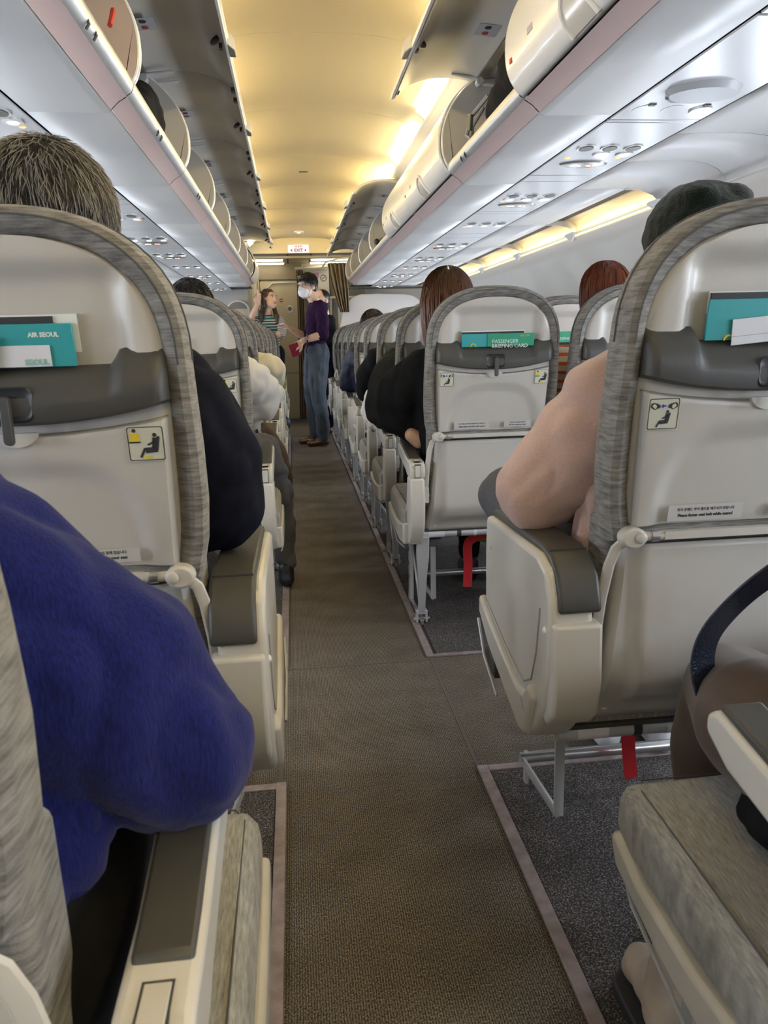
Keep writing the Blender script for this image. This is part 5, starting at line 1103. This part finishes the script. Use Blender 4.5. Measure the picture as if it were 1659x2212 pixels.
o=obj('booklet',MB().obox((0,0,0),(0.088,0.010,0.120),(0.15,-0.30,0.1)),mat('maroon_booklet',(0.22,0.010,0.025),0.4),loc=(0.018,7.470,0.945),bevel=0.001); tag(o,'dark red booklet held in the masked man\'s hand','booklet')
# --- woman in the striped top
t=thing('person','long-haired woman in striped top raising one finger beyond the left seats','person',(-0.26,9.02,0.0))
H=Head((-0.238,9.0,1.485),yaw=-2.35,pitch=0.14,roll=-0.10,k=0.98)
body=H.body()+[('c',H.P(0,-0.02,-0.03),0.043,(-0.262,9.03,1.33),0.050)]
tp=[('c',(-0.375,9.04,1.255),0.055,(-0.155,9.02,1.255),0.055),('c',(-0.30,9.03,1.22),0.082,(-0.28,9.03,0.98),0.080),('c',(-0.22,9.03,1.22),0.082,(-0.22,9.03,0.98),0.080),('c',(-0.262,9.03,1.27),0.07,(-0.262,9.03,1.31),0.048)]
rA=[(-0.385,9.04,1.255),(-0.455,8.99,1.235)]; rF=[(-0.46,8.98,1.23),(-0.42,8.93,1.34),(-0.362,8.90,1.435)]
lA=[(-0.145,9.02,1.25),(-0.108,8.98,1.175),(-0.120,8.92,1.105)]; lF=[(-0.120,8.92,1.105),(-0.20,8.88,1.09),(-0.29,8.87,1.13)]
body+=cap_prims(rA+rF,[0.045,0.040,0.038,0.032,0.024])+cap_prims(lA+lF[1:],[0.045,0.042,0.038,0.033,0.025])+[(p[0],p[1],p[2]*0.8,p[3],p[4]*0.8) for p in tp[:3]]
hd=hand((-0.360,8.898,1.440),(0.05,-0.05,1),(-0.2,-1,0),0.95,1.25,1); body+=hd+cap_prims([(-0.345,8.892,1.505),(-0.352,8.888,1.545),(-0.358,8.886,1.582)],[0.012,0.0115,0.010])
body+=hand((-0.30,8.868,1.135),(-0.9,0.1,0.3),(0,-1,0.2),0.9,0.5,-1)
legs=[]
for s in (-1,1):
    legs+=cap_prims([(-0.26+s*0.07,9.03,0.90),(-0.26+s*0.075,9.03,0.48),(-0.26+s*0.075,9.04,0.10)],[0.10,0.065,0.045]); body+=cap_prims([(-0.26+s*0.07,9.03,0.90),(-0.26+s*0.075,9.03,0.48),(-0.26+s*0.075,9.04,0.06)],[0.08,0.05,0.032])
    blob('shoe',[('c',(-0.26+s*0.075,9.05,0.036),0.034,(-0.26+s*0.075,8.93,0.030),0.028)],blackl,t,0.01,3)
blob('body',body,skin,t,0.0055,2)
blob('striped_top',tp,stripes_k,t,0.008,4,0.003,10)
blob('sleeve',cap_prims(rA,[0.056,0.054]),stripes_a,t,0.008,3); blob('sleeve',cap_prims(lA,[0.058,0.055,0.048]),stripes_a,t,0.008,3)
blob('trousers',legs+[('c',(-0.30,9.03,0.92),0.10,(-0.22,9.03,0.92),0.10)],navy,t,0.012,3)
k=H.k
blob('hair',[('e',H.P(0,-0.022,0.046),(0.084*k,0.094*k,0.084*k),H.e),('e',H.P(0,-0.045,-0.01),(0.080*k,0.064*k,0.080*k),H.e)]+cap_prims([H.P(-0.070,-0.01,0.02),H.P(-0.080,-0.01,-0.08),(-0.165,8.985,1.30),(-0.155,8.965,1.235)],[0.022,0.026,0.032,0.022])+cap_prims([H.P(0.070,-0.01,0.02),H.P(0.080,-0.01,-0.08),(-0.335,8.985,1.33),(-0.335,8.965,1.25)],[0.022,0.026,0.032,0.022]),hair_br,t,0.006,4,0.003,26)
H.face(t,brow=hair_br,lips=(0.5,0.09,0.08))
obj('lanyard',MB().tube([(-0.292,8.965,1.325),(-0.285,8.935,1.20),(-0.262,8.935,1.08)],0.003,6).tube([(-0.232,8.965,1.325),(-0.238,8.935,1.20),(-0.262,8.935,1.08)],0.003,6),mat('teal_cord',(0.05,0.25,0.20),0.7),t,loc=-t.location)
wt=obj('wristwatch',MB().tube([(-0.235+0.010*math.sin(2*PI*i/16),8.876+0.030*math.cos(2*PI*i/16),1.105+0.031*math.sin(2*PI*i/16)) for i in range(17)],0.005,6),ink,t,loc=-t.location)
# --- woman in black behind
t=thing('person','dark-haired woman in black standing behind the masked man','person',(0.37,8.55,0.0))
H=Head((0.325,8.53,1.440),yaw=2.45,pitch=-0.02,k=0.96)
body=H.body()+[('c',H.P(0,-0.02,-0.03),0.043,(0.365,8.57,1.30),0.048)]
tp=[('c',(0.25,8.57,1.235),0.055,(0.415,8.56,1.235),0.058),('c',(0.33,8.57,1.20),0.085,(0.33,8.57,0.97),0.085),('c',(0.37,8.57,1.20),0.085,(0.37,8.57,0.97),0.088),('c',(0.36,8.57,1.24),0.07,(0.365,8.57,1.29),0.045)]+cap_prims([(0.415,8.56,1.235),(0.425,8.55,1.10),(0.40,8.50,1.00),(0.30,8.44,1.02)],[0.056,0.052,0.046,0.036])+cap_prims([(0.25,8.57,1.23),(0.225,8.55,1.08),(0.27,8.46,1.0)],[0.055,0.048,0.036])
legs=[]
for s in (-1,1):
    legs+=cap_prims([(0.345+s*0.06,8.57,0.90),(0.335+s*0.065,8.58,0.48),(0.30+s*0.065,8.62,0.10)],[0.10,0.070,0.046]); body+=cap_prims([(0.345+s*0.06,8.57,0.90),(0.335+s*0.065,8.58,0.48),(0.30+s*0.065,8.62,0.05)],[0.08,0.05,0.030])
    blob('shoe',[('c',(0.30+s*0.065,8.62,0.032),0.030,(0.23+s*0.065,8.54,0.026),0.024)],blackl,t,0.008,3)
body+=[(p[0],p[1],p[2]*0.75,p[3],p[4]*0.75) for p in tp]+hand((0.28,8.43,1.02),(-1,-0.1,0.1),(0,-1,0),0.9,0.6,1)
blob('body',body,skin,t,0.006,2); blob('black_top',tp,blackc,t,0.008,4,0.003,12); blob('trousers',legs+[('c',(0.31,8.57,0.92),0.10,(0.38,8.57,0.92),0.10)],navy,t,0.010,3,0.003,12)
k=H.k
blob('hair',[('e',H.P(0,-0.026,0.042),(0.082*k,0.092*k,0.080*k),H.e),('e',H.P(0,-0.095,-0.03),(0.042*k,0.038*k,0.042*k),H.e),('e',H.P(0,-0.045,0.0),(0.078*k,0.060*k,0.070*k),H.e)],hair_b,t,0.006,3)
H.face(t)
# ================================================================== LOOSE THINGS
o=blob('bag',[('e',(-0.450,2.84,1.765),(0.060,0.17,0.090)),('e',(-0.450,2.72,1.735),(0.055,0.14,0.060))],blackc,None,0.010,2,0.008,12,orig=(-0.50,2.72,1.66)); tag(o,'black bag lying in the second open left bin','bag')
t=thing('backpack','black backpack with dangling straps in the open right bin','bag',(0.79,2.55,1.685))
blob('pack',[('e',(0.785,2.50,1.80),(0.12,0.26,0.12)),('e',(0.715,2.62,1.745),(0.055,0.15,0.075))],blackc,t,0.010,3,0.007,14)
obj('strap',MB().tube([(-0.10,0.20,0.12),(-0.145,0.26,0.07),(-0.155,0.28,0.015),(-0.150,0.24,-0.005)],0.007,6).tube([(-0.10,0.26,0.10),(-0.13,0.30,0.05),(-0.14,0.27,0.0)],0.006,6),greyi,t)
obj('buckle',MB().obox((-0.150,0.25,0.05),(0.012,0.04,0.05),(0.3,0,0)),darkp,t,bevel=0.003)
t=thing('umbrella','rolled black umbrella sticking out of the far open right bin','umbrella',(0.66,6.1,1.70))
obj('canopy',MB().tube([(0,-0.14,0.025),(0.02,0.0,0.04),(0.05,0.20,0.05)],[0.022,0.034,0.020],10),blackc,t); obj('handle',MB().ell((-0.005,-0.17,0.022),(0.022,0.02,0.022)),darker,t)
o=obj('pen',MB().tube([(-0.375,2.05,1.78),(-0.37,2.0,1.745),(-0.37,1.97,1.72)],0.006,6),redp); tag(o,'thin red ribbon mark inside the first open left bin','ribbon')
# red straps beneath the nearest right seat
o=obj('strap',ribbon([(0.672,1.44,0.33),(0.674,1.44,0.24),(0.680,1.45,0.15),(0.692,1.452,0.065)],(0.030,(0,1,0)),th=0.002),redm); tag(o,'red webbing strap hanging under the nearest right seat','strap')
o=obj('strap',ribbon([(0.700,2.70,0.33),(0.640,2.70,0.300),(0.610,2.71,0.27),(0.612,2.72,0.19),(0.610,2.72,0.10)],(0.034,(0,1,0)),th=0.002),redm); tag(o,'red webbing strap under the seat holding the briefing card','strap')
for (x,y,lab) in ((0.77,1.36,'nearest right seat'),(0.74,2.78,'briefing-card seat')):
    t=thing('life_vest_pouch','yellow and dark life vest pouch slung under the '+lab,'pouch',(x,y,0.29))
    blob('yellow_pouch',[('e',(x-0.03,y,0.285),(0.065,0.07,0.030))],yellowc,t,0.008,3,0.004,16); blob('dark_bag',[('e',(x+0.06,y+0.01,0.262),(0.080,0.08,0.045))],navyq,t,0.008,3,0.005,14)
# beige shoe under the corner seat
t=thing('shoe','beige leather shoe beneath the cushion at the lower right corner','shoe',(0.49,0.88,0.0))
blob('upper',[('c',(0.49,0.88,0.085),0.036,(0.50,0.97,0.050),0.034),('c',(0.487,0.875,0.165),0.024,(0.487,0.88,0.08),0.034),('c',(0.53,0.83,0.13),0.020,(0.49,0.875,0.06),0.036)],beige,t,0.005,3,0.003,20)
obj('sole',MB().prism(rrect(-0.040,0.045,-0.05,0.12,0.035),'z',0.0,0.025),ink,t,bevel=0.004)
